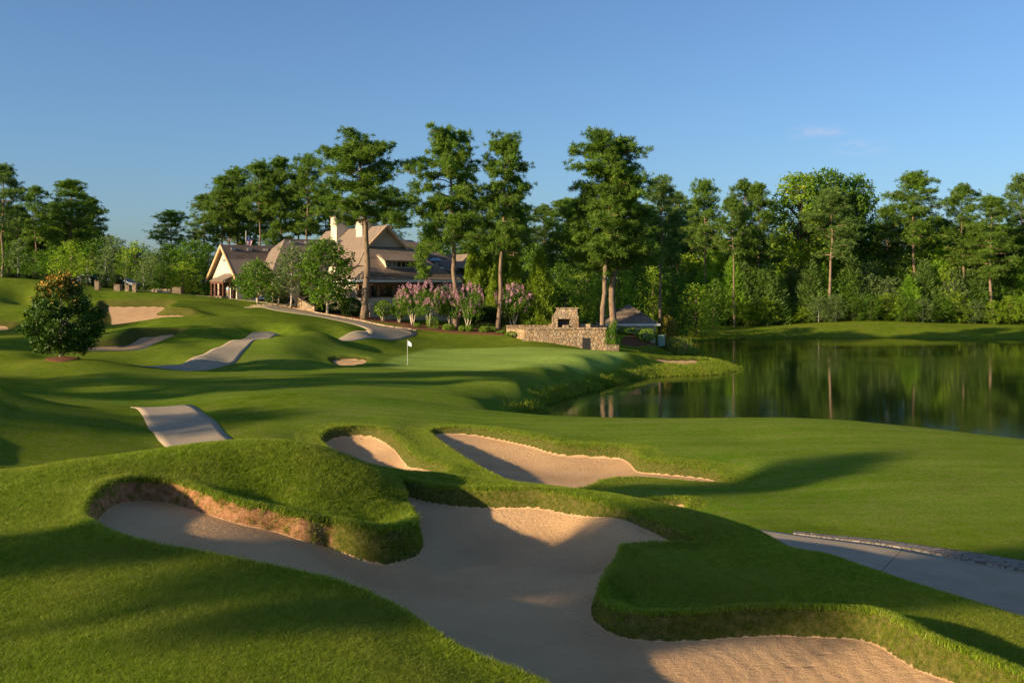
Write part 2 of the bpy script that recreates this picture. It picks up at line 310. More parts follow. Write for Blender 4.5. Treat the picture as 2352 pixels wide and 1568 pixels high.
BUNK['l6'] = dict(w=1.0, pts=[(150,803,84,'N',.2),(206,806,83,'N',.3),(285,806,83,'N',.35),(332,802,83.8,'N',.35),(360,789,87,'N',.3),(390,777,90,'N',.2),(432,765,95,'F',.4),(344,771,93.5,'F',.7),(303,776,92.5,'F',.9),(270,790,89.5,'F',.8),(220,793,88.5,'F',.5),(165,797,87,'F',.3)], inner=[(300,796,5.7)])
BUNK['l7'] = dict(w=1.5, pts=[(225,745,101.5,'N',.3),(251,748,101.2,'N',.4),(309,741,102,'N',.5),(378,729.5,103.5,'N',.4),(430,728,104,'N',.4),(458,725,105.5,'F',.2),(440,721,108,'F',.6),(390,720,110,'F',.7),(404,705,117,'F',.8),(292,703,118.5,'F',.8),(223,703,118.5,'F',.6),(223,728,108.5,'N',.2)], inner=[(300,722,4.4)])
BUNK['l8'] = dict(w=1.2, pts=[(-60,746,101,'F',.4),(0,745.5,101,'F',.4),(42,747,100.5,'F',.3),(38,756,97,'N',.2),(-60,758,96.5,'N',.2)], inner=[])

for b in BUNK.values():
    v = []
    for px, py, Y, s, lip in b['pts']:
        x, y, d = D(px, py, Y)
        g, sd_ = (d, d+lip) if s == 'N' else (d-lip, d)
        v.append((x, y, g, sd_))
    v = np.array(v); n = len(v); out = []
    K = 6                                            # Catmull-Rom
    for i in range(n):
        p0, p1, p2, p3 = v[i-1], v[i], v[(i+1) % n], v[(i+2) % n]
        for k in range(K):
            t = k/K
            out.append(.5*((2*p1)+(p2-p0)*t+(2*p0-5*p1+4*p2-p3)*t*t+(3*p1-p0-3*p2+p3)*t**3))
    b['poly'] = np.array(out); CP += [tuple(p[:3]) for p in b['poly'][::2]]

def lp(X, Y): return np.arctan2(X, Y), .5*np.log(X*X+Y*Y+.01)
class RBF:
    def __init__(s, P, c):
        P = np.array(P, float)
        s.t, s.r = lp(P[:, 0], P[:, 1]); s.c = c
        # drop near duplicates
        keep = []
        for i in range(len(P)):
            if all((s.t[i]-s.t[j])**2+(s.r[i]-s.r[j])**2 > .0022**2 for j in keep): keep.append(i)
        s.t = s.t[keep]; s.r = s.r[keep]; val = P[keep, 2]; n = len(keep)
        A = np.ones((n+1, n+1)); A[:n, :n] = np.sqrt((s.t[:, None]-s.t)**2+(s.r[:, None]-s.r)**2+c*c); A[n, n] = 0
        A[:n, :n] -= np.eye(n)*2e-4
        s.w = np.linalg.solve(A, np.append(val, 0))
    def __call__(s, X, Y):
        X = np.atleast_1d(np.asarray(X, float)); Y = np.atleast_1d(np.asarray(Y, float))
        t, r = lp(X.ravel(), Y.ravel()); out = np.empty(len(t))
        t32 = t.astype(np.float32); r32 = r.astype(np.float32); st = s.t.astype(np.float32); sr = s.r.astype(np.float32); w32 = s.w[:-1]
        for i in range(0, len(t), 20000):
            k = np.sqrt((t32[i:i+20000, None]-st)**2+(r32[i:i+20000, None]-sr)**2+np.float32(s.c**2))
            out[i:i+20000] = k @ w32 + s.w[-1]
        return out.reshape(X.shape)
GR = RBF(CP, .012)
for b in BUNK.values():
    q = [(x, y, s) for x, y, g, s in b['poly'][::3]]
    for px, py, d in b['inner']:
        Y = d*F/(py-HOR); q.append(((px-1176)/F*Y, Y, d))
    b['rbf'] = RBF(q, .02)
    P = b['poly'][:, :2]; b['bb'] = (P[:, 0].min()-1, P[:, 0].max()+1, P[:, 1].min()-1, P[:, 1].max()+1)
def signed(P, X, Y):
    """distance to polygon P, positive inside"""
    best = np.full(X.shape, 1e9); ins = np.zeros(X.shape, bool); n = len(P)
    for i in range(n):
        x0, y0 = P[i]; x1, y1 = P[(i+1) % n]; dx, dy = x1-x0, y1-y0
        t = np.clip(((X-x0)*dx+(Y-y0)*dy)/(dx*dx+dy*dy+1e-12), 0, 1)
        best = np.minimum(best, (X-x0-t*dx)**2+(Y-y0-t*dy)**2)
        if abs(dy) > 1e-9: ins ^= ((Y > min(y0, y1)) & (Y <= max(y0, y1)) & (X < (Y-y0)*dx/dy+x0))
    return np.where(ins, 1, -1)*np.sqrt(best)
def terrain(X, Y, full=False):
    X = np.atleast_1d(np.asarray(X, float)); Y = np.atleast_1d(np.asarray(Y, float))
    d = GR(X, Y); sand = np.full(X.shape, -9.0); which = np.zeros(X.shape, int)
    for k, b in enumerate(BUNK.values()):
        x0, x1, y0, y1 = b['bb']; m = (X > x0) & (X < x1) & (Y > y0) & (Y < y1)
        if not m.any(): continue
        s = signed(b['poly'][:, :2], X[m], Y[m]); t = np.clip(s/b['w'], 0, 1); t = t*t*(3-2*t)
        ds = b['rbf'](X[m], Y[m]); ds = np.maximum(ds, d[m]+.02)
        d[m] = d[m]*(1-t)+ds*t - np.where(s < 0, .05*np.exp(-(s/b['w']/1.5)**2), .05*(1-t))
        sn = s/b['w']; cur = sand[m]; up = sn > cur; cur[up] = sn[up]; sand[m] = cur
        wm = which[m]; wm[s > -1] = k+1; which[m] = wm
    z = EYE-d
    return (z, sand, which) if full else z
def gz(x, y): return float(terrain(x, y)[0])

# ------------------------------------------------------------------ ground mesh (polar grid, finest where the eye is close)
GREEN = np.array([D(*p)[:2] for p in [(880,842,83),(935,852,79.5),(1100,857,78.5),(1250,848,82),(1330,838,86),(1420,820,94),(1445,812,100),(1400,806,106),(1300,801,108),(1200,798,108.5),(1080,800,107),(980,806,104),(920,822,94)]])
def geo(a, b, step):
    n = int(math.log(b/a)/step); return a*np.exp(np.arange(n)*step)
Rr = np.concatenate([geo(.05, 1, .2), geo(1, 6, .05), geo(6, 9, .006), geo(9, 20, .0028), geo(20, 48, .0045), geo(48, 130, .0055), geo(130, 260, .012), geo(260, 4000, .08), [4000]])
dg = math.pi/180
Th = np.concatenate([np.arange(-180, -60, 4), np.arange(-60, -30.5, .5), np.arange(-30.5, 30.5, .07), np.arange(30.5, 60, .5), np.arange(60, 180.1, 4)])*dg
Th[-1] = math.pi
RR, TT = np.meshgrid(Rr, Th, indexing='ij'); GX = RR*np.sin(TT); GY = RR*np.cos(TT)
Z, S, WH = terrain(GX, GY, True)
nr_, nc_ = GX.shape
# fine undulation and crumbly sand
ii = np.arange(nr_*nc_).reshape(nr_, nc_)
Q = np.stack([ii[:-1, :-1], ii[:-1, 1:], ii[1:, 1:], ii[1:, :-1]], -1).reshape(-1, 4)
Vv = np.stack([GX, GY, Z], -1).reshape(-1, 3); Sf = S.ravel(); Wf = WH.ravel()
qs = Sf[Q]; isand = (qs.min(1) > 1.0)
whq = Wf[Q[:, 0]]
Rf_ = np.hypot(Vv[:, 0], Vv[:, 1])
grn = signed(GREEN, Vv[:, 0], Vv[:, 1]); grn = np.clip(grn/.8+.5, 0, 1)
lip = np.clip((Sf+.05)/.35, 0, 1); clay_ = lip*np.clip(np.minimum((Vv[:, 0]+7.2)/.6, (-2.3-Vv[:, 0])/.8), 0, 1)*(Rf_ < 21)
Xf, Yf = Vv[:, 0], Vv[:, 1]; Rf = np.hypot(Xf, Yf)
fair = np.clip((Rf-24)/5, 0, 1)*np.clip((Xf+9+.10*(Yf-30))/2.5, 0, 1)*np.clip((62-Rf)/6, 0, 1)
fair = np.maximum(fair, np.clip((Rf-50)/8, 0, 1)*np.clip((100-Rf)/10, 0, 1)*np.clip((Xf+30)/8, 0, 1)*.8)
def sub(faces, keep_attrs):
    u, inv = np.unique(faces, return_inverse=True)
    return Vv[u], inv.reshape(faces.shape), {k: ('POINT', a[u]) for k, a in keep_attrs.items()}

def grass_material():
    m = NM("mown_grass", 1.0, 0.0)
    c = m.tc.outputs['Object']
    big = m.noise(.09, 3, .5); med = m.noise(.9, 4, .6); fine = m.noise(14, 5, .7); vf = m.noise(70, 3, .7)
    rough = m.ramp(m.rng(med, .3, .7), [(0, (.105, .17, .008)), (.5, (.165, .245, .012)), (1, (.23, .295, .024))])
    rough = m.mix(m.rng(big, .35, .7, 0, .55), rough, (.28, .30, .034))
    fairc = m.ramp(m.rng(med, .3, .7), [(0, (.14, .24, .016)), (1, (.19, .29, .023))])
    fairc = m.mix(m.rng(big, .4, .7, 0, .45), fairc, (.235, .295, .034))
    col = m.mix(m.attr('fair'), rough, fairc)
    st = m.noise(1.0, 2, .5, m.coord((.12, 1.2, 1), rot=(0, 0, .5)))       # mower streaks
    col = m.mix(m.math('MULTIPLY', m.attr('fair'), m.rng(st, .4, .6, 0, .55)), col, (.265, .335, .05))
    col = m.mix(m.attr('green'), col, (.42, .56, .10))
    col = m.mix(m.rng(m.noise(.28, 5, .65), .38, .62, .22, 0), col, (.07, .13, .006))
    col = m.mix(m.rng(m.math('MULTIPLY', m.noise(.16, 4, .6), m.noise(1.7, 4, .7)), .27, .36, 0, .35), col, (.27, .24, .06))
    dk = m.math('MULTIPLY', m.rng(fine, .25, .75), m.rng(vf, .2, .8, .6, 1.2))
    col = m.mix(m.rng(dk, 0, .8, .75, 0), col, (.02, .045, .004))
    tan = m.rng(m.math('MULTIPLY', m.noise(28, 3, .8), m.noise(3.1, 3, .6)), .27, .36, 0, .5)
    col = m.mix(tan, col, (.24, .21, .07))
    clay = m.ramp(m.noise(9, 5, .7), [(.3, (.13, .07, .028)), (.5, (.36, .17, .08)), (.62, (.42, .22, .11)), (.75, (.12, .12, .025))])
    edge = m.math('MULTIPLY', m.attr('lip'), m.rng(m.noise(4, 4, .7), .25, .6, .6, 1.3))
    col = m.mix(m.rng(edge, .2, .8, 0, .75), col, m.ramp(m.noise(14, 4, .7), [(.35, (.035, .04, .008)), (.6, (.12, .085, .03)), (.75, (.24, .13, .06))]))
    col = m.mix(m.rng(m.math('MULTIPLY', m.attr('clay'), m.rng(m.noise(4, 4, .7), .3, .6, .5, 1.3)), .35, .75), col, clay)
    sandc = m.mix(m.rng(fine, .35, .7, .35, 0), m.ramp(m.rng(m.noise(.6, 4, .6), .3, .7), [(0, (.56, .335, .165)), (.5, (.64, .39, .195)), (1, (.69, .435, .225))]), (.36, .21, .11))
    col = m.mix(m.rng(m.math('ADD', m.attr('sand'), m.math('MULTIPLY', m.math('SUBTRACT', fine, .5), .5)), .93, .98), col, sandc)
    m.color(col)
    h = m.math('ADD', m.math('MULTIPLY', fine, .6), m.math('MULTIPLY', vf, .4))
    m.bump(h, .55, .05)
    return m.m
def sand_material():
    m = NM("bunker_sand", 1.0, 0.0)
    big = m.noise(.6, 4, .6); fine = m.noise(60, 4, .75)
    col = m.ramp(m.rng(big, .3, .7), [(0, (.56, .335, .165)), (.5, (.64, .39, .195)), (1, (.69, .435, .225))])
    col = m.mix(m.rng(fine, .35, .7, .35, 0), col, (.36, .21, .11))
    sp = m.new('ShaderNodeTexVoronoi'); sp.inputs['Scale'].default_value = 9; m.link(m.tc.outputs['Object'], sp.inputs['Vector'])
    col = m.mix(m.math('MULTIPLY', m.rng(sp.outputs['Distance'], .035, .06, 1, 0), m.rng(m.noise(1.2, 3), .5, .6)), col, (.16, .09, .05))
    m.color(col)
    # rake furrows fan out in the near right corner of the big bunker
    g = m.new('ShaderNodeVectorMath', operation='SUBTRACT'); g.inputs[1].default_value = (3.6, 2.0, 0); m.link(m.tc.outputs['Object'], g.inputs[0])
    sx = m.new('ShaderNodeSeparateXYZ'); m.link(g.outputs[0], sx.inputs[0])
    ang = m.math('ARCTAN2', sx.outputs[0], sx.outputs[1])
    wv = m.math('SINE', m.math('ADD', m.math('MULTIPLY', ang, 260), m.math('MULTIPLY', m.noise(1.3, 3), 9)))
    so_ = m.new('ShaderNodeSeparateXYZ'); m.link(m.tc.outputs['Object'], so_.inputs[0])
    msk = m.math('MULTIPLY', m.rng(so_.outputs[0], 1.5, 2.4), m.rng(so_.outputs[1], 12.2, 11.6))
    rk = m.noise(1, 3, .5, m.coord((2.0, 16, 1), rot=(0, 0, .35)))
    h = m.math('ADD', m.math('MULTIPLY', m.math('MULTIPLY', wv, msk), .10), m.math('ADD', m.math('MULTIPLY', fine, .35), m.math('MULTIPLY', m.noise(11, 4, .7), .9)))
    h = m.math('ADD', h, m.math('MULTIPLY', rk, .25))
    foot = m.new('ShaderNodeTexVoronoi'); foot.inputs['Scale'].default_value = 2.6; m.link(m.coord((1, 1.5, 1)), foot.inputs['Vector'])
    h = m.math('ADD', h, m.math('MULTIPLY', m.math('MULTIPLY', m.rng(foot.outputs['Distance'], .08, .22, -1, 0), m.rng(m.noise(.5, 2), .50, .56)), .55))
    m.bump(h, .85, .045)
    return m.m
GRASS = grass_material(); SAND = sand_material()
v, f, at_ = sub(Q[~isand], dict(green=grn, lip=lip, clay=clay_, fair=fair, sand=np.clip(Sf, -1, 2)))
tag(mesh_np('ground', v, f, GRASS, smooth=True, attrs=at_), kind='structure', label='rolling mown grass of the golf course')
LAB = {'main': 'large foreground sand bunker wrapping round two grassy humps', 'm2': 'small oval sand bunker left of the long middle bunker', 'm3': 'long curving sand bunker in the middle of the picture',
       'm3b': 'tiny sliver of sand bunker right of the long middle bunker', 'g4': 'small sand bunker left of the putting green', 'g5': 'small sand bunker on the peninsula by the water',
       'l6': 'shaded sand bunker right of the round magnolia', 'l7': 'large far sand bunker on the slope below the stone pillars', 'l8': 'sliver of sand bunker at the left edge'}
for k, nm in enumerate(BUNK):
    sel = isand & (whq == k+1)
    if sel.any():
        v, f, _ = sub(Q[sel], {})
        tag(mesh_np('sand_bunker', v, f, SAND, smooth=True), kind='structure', label=LAB[nm])

# ------------------------------------------------------------------ pond
def water_material():
    m = NM("pond_water", .04, .5)
    m.color((.010, .022, .006)); m.b.inputs['IOR'].default_value = 1.45
    a = m.noise(1, 3, .6, m.coord((.8, 2.2, 1))); b = m.noise(1, 2, .5, m.coord((4, 9, 1)))
    patch = m.rng(m.noise(1, 2, .5, m.coord((.012, .05, 1))), .48, .62, .15, 1.0)
    h = m.math('MULTIPLY', m.math('ADD', a, m.math('MULTIPLY', b, .35)), patch)
    m.bump(h, .30, .05)
    return m.m
me = bpy.data.meshes.new('pond_water')
me.from_pydata([(x, y, 0) for x, y in [(-8, 52), (30, 40), (220, 30), (260, 150), (200, 185), (20, 185), (20, 130), (-8, 100)]], [], [tuple(range(8))]); me.materials.append(water_material())
wo_ = bpy.data.objects.new('pond_water', me); COL.objects.link(wo_); tag(wo_, 'calm dark green pond reflecting the trees', kind='structure')

# ------------------------------------------------------------------ cart paths: ribbons laid on the ground
def ribbon(name, pairs, mat, lift=.03, n=9, step=.35, label=None, skirt=.12):
    """pairs: left and right edge points ((px,py,Y),(px,py,Y)) along the way"""
    Lp = np.array([D(*a)[:2] for a, b in pairs]); Rp = np.array([D(*b)[:2] for a, b in pairs])
    def cr(P):
        out = []
        for i in range(len(P)-1):
            p0, p1, p2, p3 = P[max(i-1, 0)], P[i], P[i+1], P[min(i+2, len(P)-1)]
            k = 24
            for t in np.arange(k)/k: out.append(.5*((2*p1)+(p2-p0)*t+(2*p0-5*p1+4*p2-p3)*t*t+(3*p1-p0-3*p2+p3)*t**3))
        out.append(P[-1]); return np.array(out)
    A, B = cr(Lp), cr(Rp); seg = np.append(0, np.cumsum(np.hypot(*np.diff((A+B)/2, axis=0).T)))
    m = max(4, int(seg[-1]/step)); s = np.linspace(0, seg[-1], m)
    A = np.stack([np.interp(s, seg, A[:, i]) for i in (0, 1)], -1); B = np.stack([np.interp(s, seg, B[:, i]) for i in (0, 1)], -1)
    t = np.linspace(0, 1, n); P = A[:, None]*(1-t)[None, :, None]+B[:, None]*t[None, :, None]
    z = terrain(P[..., 0], P[..., 1])+lift
    V = np.concatenate([P, z[..., None]], -1)
    lo0 = V[:, :1].copy(); lo0[..., 2] -= skirt; lo1 = V[:, -1:].copy(); lo1[..., 2] -= skirt
    V = np.concatenate([lo0, V, lo1], 1); n2 = n+2
    idx = np.arange(m*n2).reshape(m, n2)
    q = np.stack([idx[:-1, :-1], idx[:-1, 1:], idx[1:, 1:], idx[1:, :-1]], -1).reshape(-1, 4)
    u = np.broadcast_to(s[:, None], (m, n2)).ravel()
    return tag(mesh_np(name, V.reshape(-1, 3), q, mat, smooth=False, attrs={'along': ('POINT', u)}), label, kind='structure')
def concrete_material(joint=3.6):
    m = NM("path_concrete", 1.0, .05)
    col = m.ramp(m.noise(1.3, 5, .65), [(.3, (.36, .275, .18)), (.7, (.45, .355, .24))])
    col = m.mix(m.rng(m.noise(40, 3, .7), .3, .7, .25, 0), col, (.19, .165, .135))
    fr = m.math('FRACT', m.math('DIVIDE', m.attr('along'), joint))
    j = m.math('LESS_THAN', m.math('ABSOLUTE', m.math('SUBTRACT', fr, .5)), .0022)
    col = m.mix(j, col, (.05, .045, .035))
    m.color(col).bump(m.noise(50, 4), .3, .01); return m.m
CONC = concrete_material()
def stone_edge_material():
    m = NM("edging_stone", .9, .2)
    v = m.new('ShaderNodeTexVoronoi', feature='F1'); v.inputs['Scale'].default_value = 4.5; m.link(m.coord((1, 1.6, 1)), v.inputs['Vector'])
    e = m.new('ShaderNodeTexVoronoi', feature='DISTANCE_TO_EDGE'); e.inputs['Scale'].default_value = 4.5; m.link(m.coord((1, 1.6, 1)), e.inputs['Vector'])
    col = m.mix(.5, m.ramp(v.outputs['Color'], [(.2, (.19, .15, .12)), (.5, (.28, .21, .155)), (.8, (.35, .29, .23))]), (.26, .21, .165))
    col = m.mix(m.rng(e.outputs['Distance'], .03, .06, 1, 0), col, (.15, .12, .07))
    m.color(col).bump(m.rng(e.outputs['Distance'], 0, .1), .8, .04); return m.m
# right-hand stretch: near edge hidden behind the hump
ribbon('cart_path', [((2700,1560,13.6),(2700,1372,17.6)),((2352,1450,16.4),(2352,1313,19.5)),((2100,1365,18.5),(2150,1281,20.9)),((1900,1310,20.2),(1964,1249,22.2)),((1700,1250,22.6),(1800,1226,23.4)),((1400,1200,25.0),(1500,1200,26.0)),((1000,1130,29.3),(1100,1130,30.4)),
   ((600,1080,32.6),(740,1070,34.2)),((390,1035,37),(555,1022,37.5)),((345,980,41),(492,970,42)),((312,938,46),(443,932,46.5)),((300,936,50),(400,934,50))], CONC, label='grey concrete cart path curving behind the foreground humps')
ribbon('path_edging', [((2700,1368,17.7),(2700,1335,18.6)),((2352,1311,19.6),(2352,1288,20.5)),((2150,1279,21.0),(2150,1262,21.7)),((1964,1247,22.3),(1990,1238,22.8)),((1822,1228,23.3),(1822,1222,23.7))], stone_edge_material(), lift=.045, label='strip of flat rubble stone along the near cart path')
ribbon('cart_path', [((290,848,73),(420,850,73)),((350,841,75),(480,843,75.5)),((400,833,77),(528,833,78.5)),((465,815,80.5),(560,812,83)),((500,796,85),(585,793,89)),((545,780,92),(620,780,94)),((600,776,97),(680,776,98)),((700,785,98),(770,790,98)),((780,782,100),(850,782,101)),
   ((835,767,104),(925,765,108)),((845,757,108),(960,757,115))], CONC, label='grey cart path winding between the knolls left of the green')
ribbon('cart_path', [((845,768,103.5),(925,766,108)),((838,757,108),(956,758,115.5)),((800,741,113),(880,753,115.5)),((752,732,115.5),(822,740,118)),((683,726,117),(753,729,120)),((631,717,119),(662,715,122.5)),((560,707,121),(585,706,123))], CONC, lift=.035, label='grey cart path climbing towards the clubhouse')

# ------------------------------------------------------------------ foliage and bark materials
def leaf_material(name, dark, light, hi=None, trans=.45, hue=.5, rough=.55, objvar=.18, spec=.3):
    """tint attribute (per leaf) mixes dark..light; some leaves take the third colour"""
    m = NM(name, rough, spec)
    t = m.attr('tint')
    col = m.ramp(t, [(0, dark), (.55, light), (.9, tuple(c*1.15 for c in light)), (1.0, hi or light)])
    oi = m.new('ShaderNodeObjectInfo')
    col = m.mix(m.math('MULTIPLY', oi.outputs['Random'], objvar), col, tuple(c*k for c, k in zip(dark, (.9, .75, .9))))
    n = m.noise(.35, 2, .5)
    col = m.mix(m.rng(n,   .35, .65, .18, 0), col, dark)
    m.color(col)
    tr = m.new('ShaderNodeBsdfTranslucent'); m.link(m.mix(1.0, col, (1.15, 1.2, .55), 'MULTIPLY'), tr.inputs['Color'])
    ms = m.new('ShaderNodeMixShader'); ms.inputs[0].default_value = trans
    out = m.t.nodes['Material Output']; m.link(m.b.outputs[0], ms.inputs[1]); m.link(tr.outputs[0], ms.inputs[2]); m.link(ms.outputs[0], out.inputs['Surface'])
    return m.m
def bark_material(name, a, b, scale=6):
    m = NM(name, .95, .1)
    v = m.noise(scale, 5, .7, m.coord((1, 1, .25)))
    m.color(m.ramp(v, [(.3, a), (.62, b)])).bump(v, .9, .08); return m.m
PINE = leaf_material('pine_needles', (0.054, 0.113, 0.015), (0.188, 0.302, 0.033), (0.327, 0.390, 0.062))
PINE2 = leaf_material('pine_needles_bluish', (0.065, 0.125, 0.028), (0.188, 0.290, 0.059), (0.302, 0.381, 0.092))
YPINE = leaf_material('young_pine_needles', (0.093, 0.197, 0.017), (0.314, 0.517, 0.041), (0.503, 0.641, 0.086))
LEAFA = leaf_material('broad_leaves', (0.046, 0.113, 0.009), (0.150, 0.274, 0.020), (0.277, 0.387, 0.042))
LEAFB = leaf_material('yellow_green_leaves', (0.113, 0.207, 0.013), (0.338, 0.479, 0.028), (0.675, 0.627, 0.077))
LEAFC = leaf_material('turning_leaves', (0.093, 0.177, 0.013), (0.266, 0.397, 0.023), (0.720, 0.600, 0.044))
LEAFG = leaf_material('grey_green_leaves', (0.079, 0.130, 0.039), (0.210, 0.293, 0.084), (0.350, 0.422, 0.155))
MAGN = leaf_material('magnolia_leaves', (0.021, 0.056, 0.005), (0.066, 0.129, 0.008), (.075, .13, .02), trans=.1, rough=.5, spec=.2, objvar=0)
MAGT = leaf_material('new_magnolia_leaves', (0.175, 0.136, 0.014), (0.455, 0.256, 0.036), (0.875, 0.352, 0.060), trans=.1, rough=.5, spec=.2, objvar=0)
CYPR = leaf_material('cypress_sprays', (0.067, 0.133, 0.010), (0.240, 0.337, 0.018), (0.364, 0.422, 0.035), trans=.2)
SHRUB = leaf_material('clipped_shrub_leaves', (0.070, 0.145, 0.011), (0.236, 0.362, 0.024), (0.355, 0.471, 0.039), trans=.2)
DSHRUB = leaf_material('dark_shrub_leaves', (0.022, 0.052, 0.006), (0.069, 0.128, 0.013), (0.122, 0.174, 0.022), trans=.2)
RSHRUB = leaf_material('bronze_shrub_leaves', (0.105, 0.112, 0.014), (0.298, 0.256, 0.030), (0.525, 0.256, 0.060), trans=.3)
BLOOM = leaf_material('pink_blossom', (.42, .20, .28), (.66, .36, .46), (.75, .5, .58), trans=.3, objvar=0)
REEDM = leaf_material('reed_blades', (0.140, 0.192, 0.024), (0.350, 0.400, 0.072), (0.665, 0.544, 0.156), trans=.3)
BARK = bark_material('pine_bark', (.10, .065, .042), (.33, .225, .15))
BARKD = bark_material('dark_bark', (.06, .045, .03), (.20, .15, .10))
BARKL = bark_material('pale_smooth_bark', (.40, .30, .20), (.72, .60, .45), 3)
BARKG = bark_material('grey_lichen_bark', (.16, .16, .11), (.33, .33, .24), 9)

def unit(v): return v/(np.linalg.norm(v, axis=-1, keepdims=True)+1e-9)
def leaf_quads(P, Dr, ln, wd, r, taper=.45):
    """P base points, Dr directions; returns V (4n,3)"""
    n = len(P); side = unit(np.cross(Dr, r.normal(size=(n, 3)))); ln = np.broadcast_to(ln, (n,))[:, None]; wd = np.broadcast_to(wd, (n,))[:, None]
    tip = P+Dr*ln
    V = np.stack([P-side*wd*.5, P+side*wd*.5, tip+side*wd*.5*taper, tip-side*wd*.5*taper], 1).reshape(-1, 3)
    return V
def crown_obj(name, V, mat, r, tint=None):
    n = len(V)//4; f = np.arange(n*4).reshape(n, 4)
    if tint is None: tint = r.random(n)
    return mesh_np(name, V, f, mat, attrs={'tint': ('FACE', np.clip(tint, 0, 1))}, link=False)
def tubes_mesh(name, segs, mat, sides=7):
    """segs: list of (points, radii)"""
    m = MB()
    for p, rd, *s in segs: m.tube(p, rd, s[0] if s else sides)
    me = bpy.data.meshes.new(name); me.from_pydata([tuple(v) for v in np.vstack(m.V)], [], m.polys); me.update()
    me.polygons.foreach_set('use_smooth', np.ones(len(me.polygons), bool)); me.materials.append(mat)
    return bpy.data.objects.new(name, me)
class Tree:
    """a prototype: mesh objects (never linked themselves) copied into the scene by place()"""
    def __init__(s, kind, H, R, parts):
        s.kind, s.parts = kind, parts; me = parts[1].data; co = np.empty(len(me.vertices)*3, np.float32); me.vertices.foreach_get('co', co); co = co.reshape(-1, 3)
        s.H = float(np.percentile(co[:, 2], 99.8)); s.R = float(np.percentile(np.abs(co[:, 0]), 98.5))
def put(tree, x, y, H=None, W=None, rz=None, label=None, cat='tree', group=None, z=None, name=None, mats=None):
    g = gz(x, y) if z is None else z
    root = empty(name or tree.kind, (x, y, g-.05), random.uniform(0, 6.28) if rz is None else rz, label, cat, group)
    sz = (H or tree.H)/tree.H; sx = (W/(2*tree.R)) if W else sz
    for i, p in enumerate(tree.parts):
        c = p.copy(); COL.objects.link(c); c.parent = root
        if p.name.split('.')[0] == 'trunk': c.scale = (max(.55*sz+.45*sx, .3), max(.55*sz+.45*sx, .3), sz) if abs(sx/sz-1) > .3 else (sx, sx, sz)
        c.scale = (sx, sx, sz)
    return root
def pxput(tree, px, Y, ytop, wpx=None, base=None, **kw):
    """stand a tree at picture column px, depth Y, its top at picture row ytop, wpx wide"""
    x = (px-1176)/F*Y; g = gz(x, Y); top = EYE-(ytop-HOR)/F*Y
    return put(tree, x, Y, H=top-g, W=(wpx/F*Y if wpx else None), **kw)

def make_pine(seed, H=24, base=.45, R=5.5, nb=34, needles=75, lean=(0, 0), prof=None, mat=None, droop=0.0, gap=.0, kind='pine_tree', trunk_r=.27, bark=None, tuft=1.0, extra=(), nl=.44, nw=.065, sweep=None):
    r = np.random.default_rng(seed)
    zt = np.linspace(0, H*.97, 14); wob = np.cumsum(r.normal(0, .10, (14, 2)), 0); wob -= wob[0]
    cx = wob[:, 0]+lean[0]*(zt/H)**1.2; cy = wob[:, 1]+lean[1]*(zt/H)**1.2
    if sweep is not None: cx = cx+np.interp(zt/H, *sweep)
    tr = np.stack([cx, cy, zt], -1); rad = trunk_r*(1-.80*(zt/H)**1.15); rad[0] *= 1.35
    segs = [(tr, rad, 10)]
    axis = lambda z: np.array([np.interp(z, zt, cx), np.interp(z, zt, cy), z])
    C, S = [], []
    prof = prof or (lambda t: (math.sin(math.pi*min(1, t*.78+.22)))**.75)
    az0 = r.random()*6.28
    for k in range(nb):
        t = (k+r.random()*.8)/nb; z0 = H*(base+(1-base)*(t*.97))
        if r.random() < gap: continue
        az = az0+k*2.4+r.normal(0, .35); Ln = R*prof(t)*r.uniform(.62, 1.12)
        up = (.10+.55*t)*r.uniform(.5, 1.3)-droop*(1-t)
        p0 = axis(min(z0, H*.96)); dr = np.array([math.cos(az), math.sin(az), 0]); m = 6
        q = np.linspace(0, 1, m); P = p0+dr*(Ln*q)[:, None]+np.array([0, 0, 1])*(Ln*(up*q-.16*q*q))[:, None]+np.concatenate([[[0, 0, 0]], r.normal(0, .12, (m-1, 3))])
        segs.append((P, (.10*(1-t)+.035)*(1-.8*q), 4))
        nc = max(2, int(Ln*1.4))
        for j in range(nc):
            a = .32+.70*(j+r.random()*.7)/nc; c = np.array([np.interp(a, q, P[:, i]) for i in range(3)])
            off = np.cross(dr, [0, 0, 1])*r.normal(0, .20)*Ln*a
            C.append(c+off+[0, 0, r.uniform(-.45, .75)]); S.append(r.uniform(.75, 1.25)*tuft)
            if abs(off).max() > .5: segs.append((np.array([c-dr*.3*1.0, c+off]), np.array([.03, .015]), 3))
    for k in range(14):
        C.append(axis(H*.95)+[*r.normal(0, 1.1, 2), r.uniform(-1.0, .45)]); S.append(.8*tuft)
    for (ex, ey, ez, es) in extra: C.append(np.array([ex, ey, ez])); S.append(es)
    C = np.array(C); S = np.array(S); n = len(C)
    # each pad is made of a few fist-like tufts of needles
    tf = 10; TC = np.repeat(C, tf, 0)+r.normal(size=(n*tf, 3))*np.array([.56, .56, .24])*np.repeat(S, tf)[:, None]
    per = max(4, int(needles*1.75)//tf); P = np.repeat(TC, per, 0); Dr = r.normal(size=(len(P), 3)); Dr[:, 2] = Dr[:, 2]*.8+.35; Dr = unit(Dr)
    P = P+Dr*.06; V = leaf_quads(P, Dr, nl*r.uniform(.7, 1.15, len(P)), nw, r, .6)
    tint = np.repeat(r.normal(.45, .22, n*tf), per)+r.normal(0, .15, len(P))
    return Tree(kind, H, R, [tubes_mesh('trunk', segs, bark or BARK), crown_obj('crown', V, mat or PINE, r, tint)])

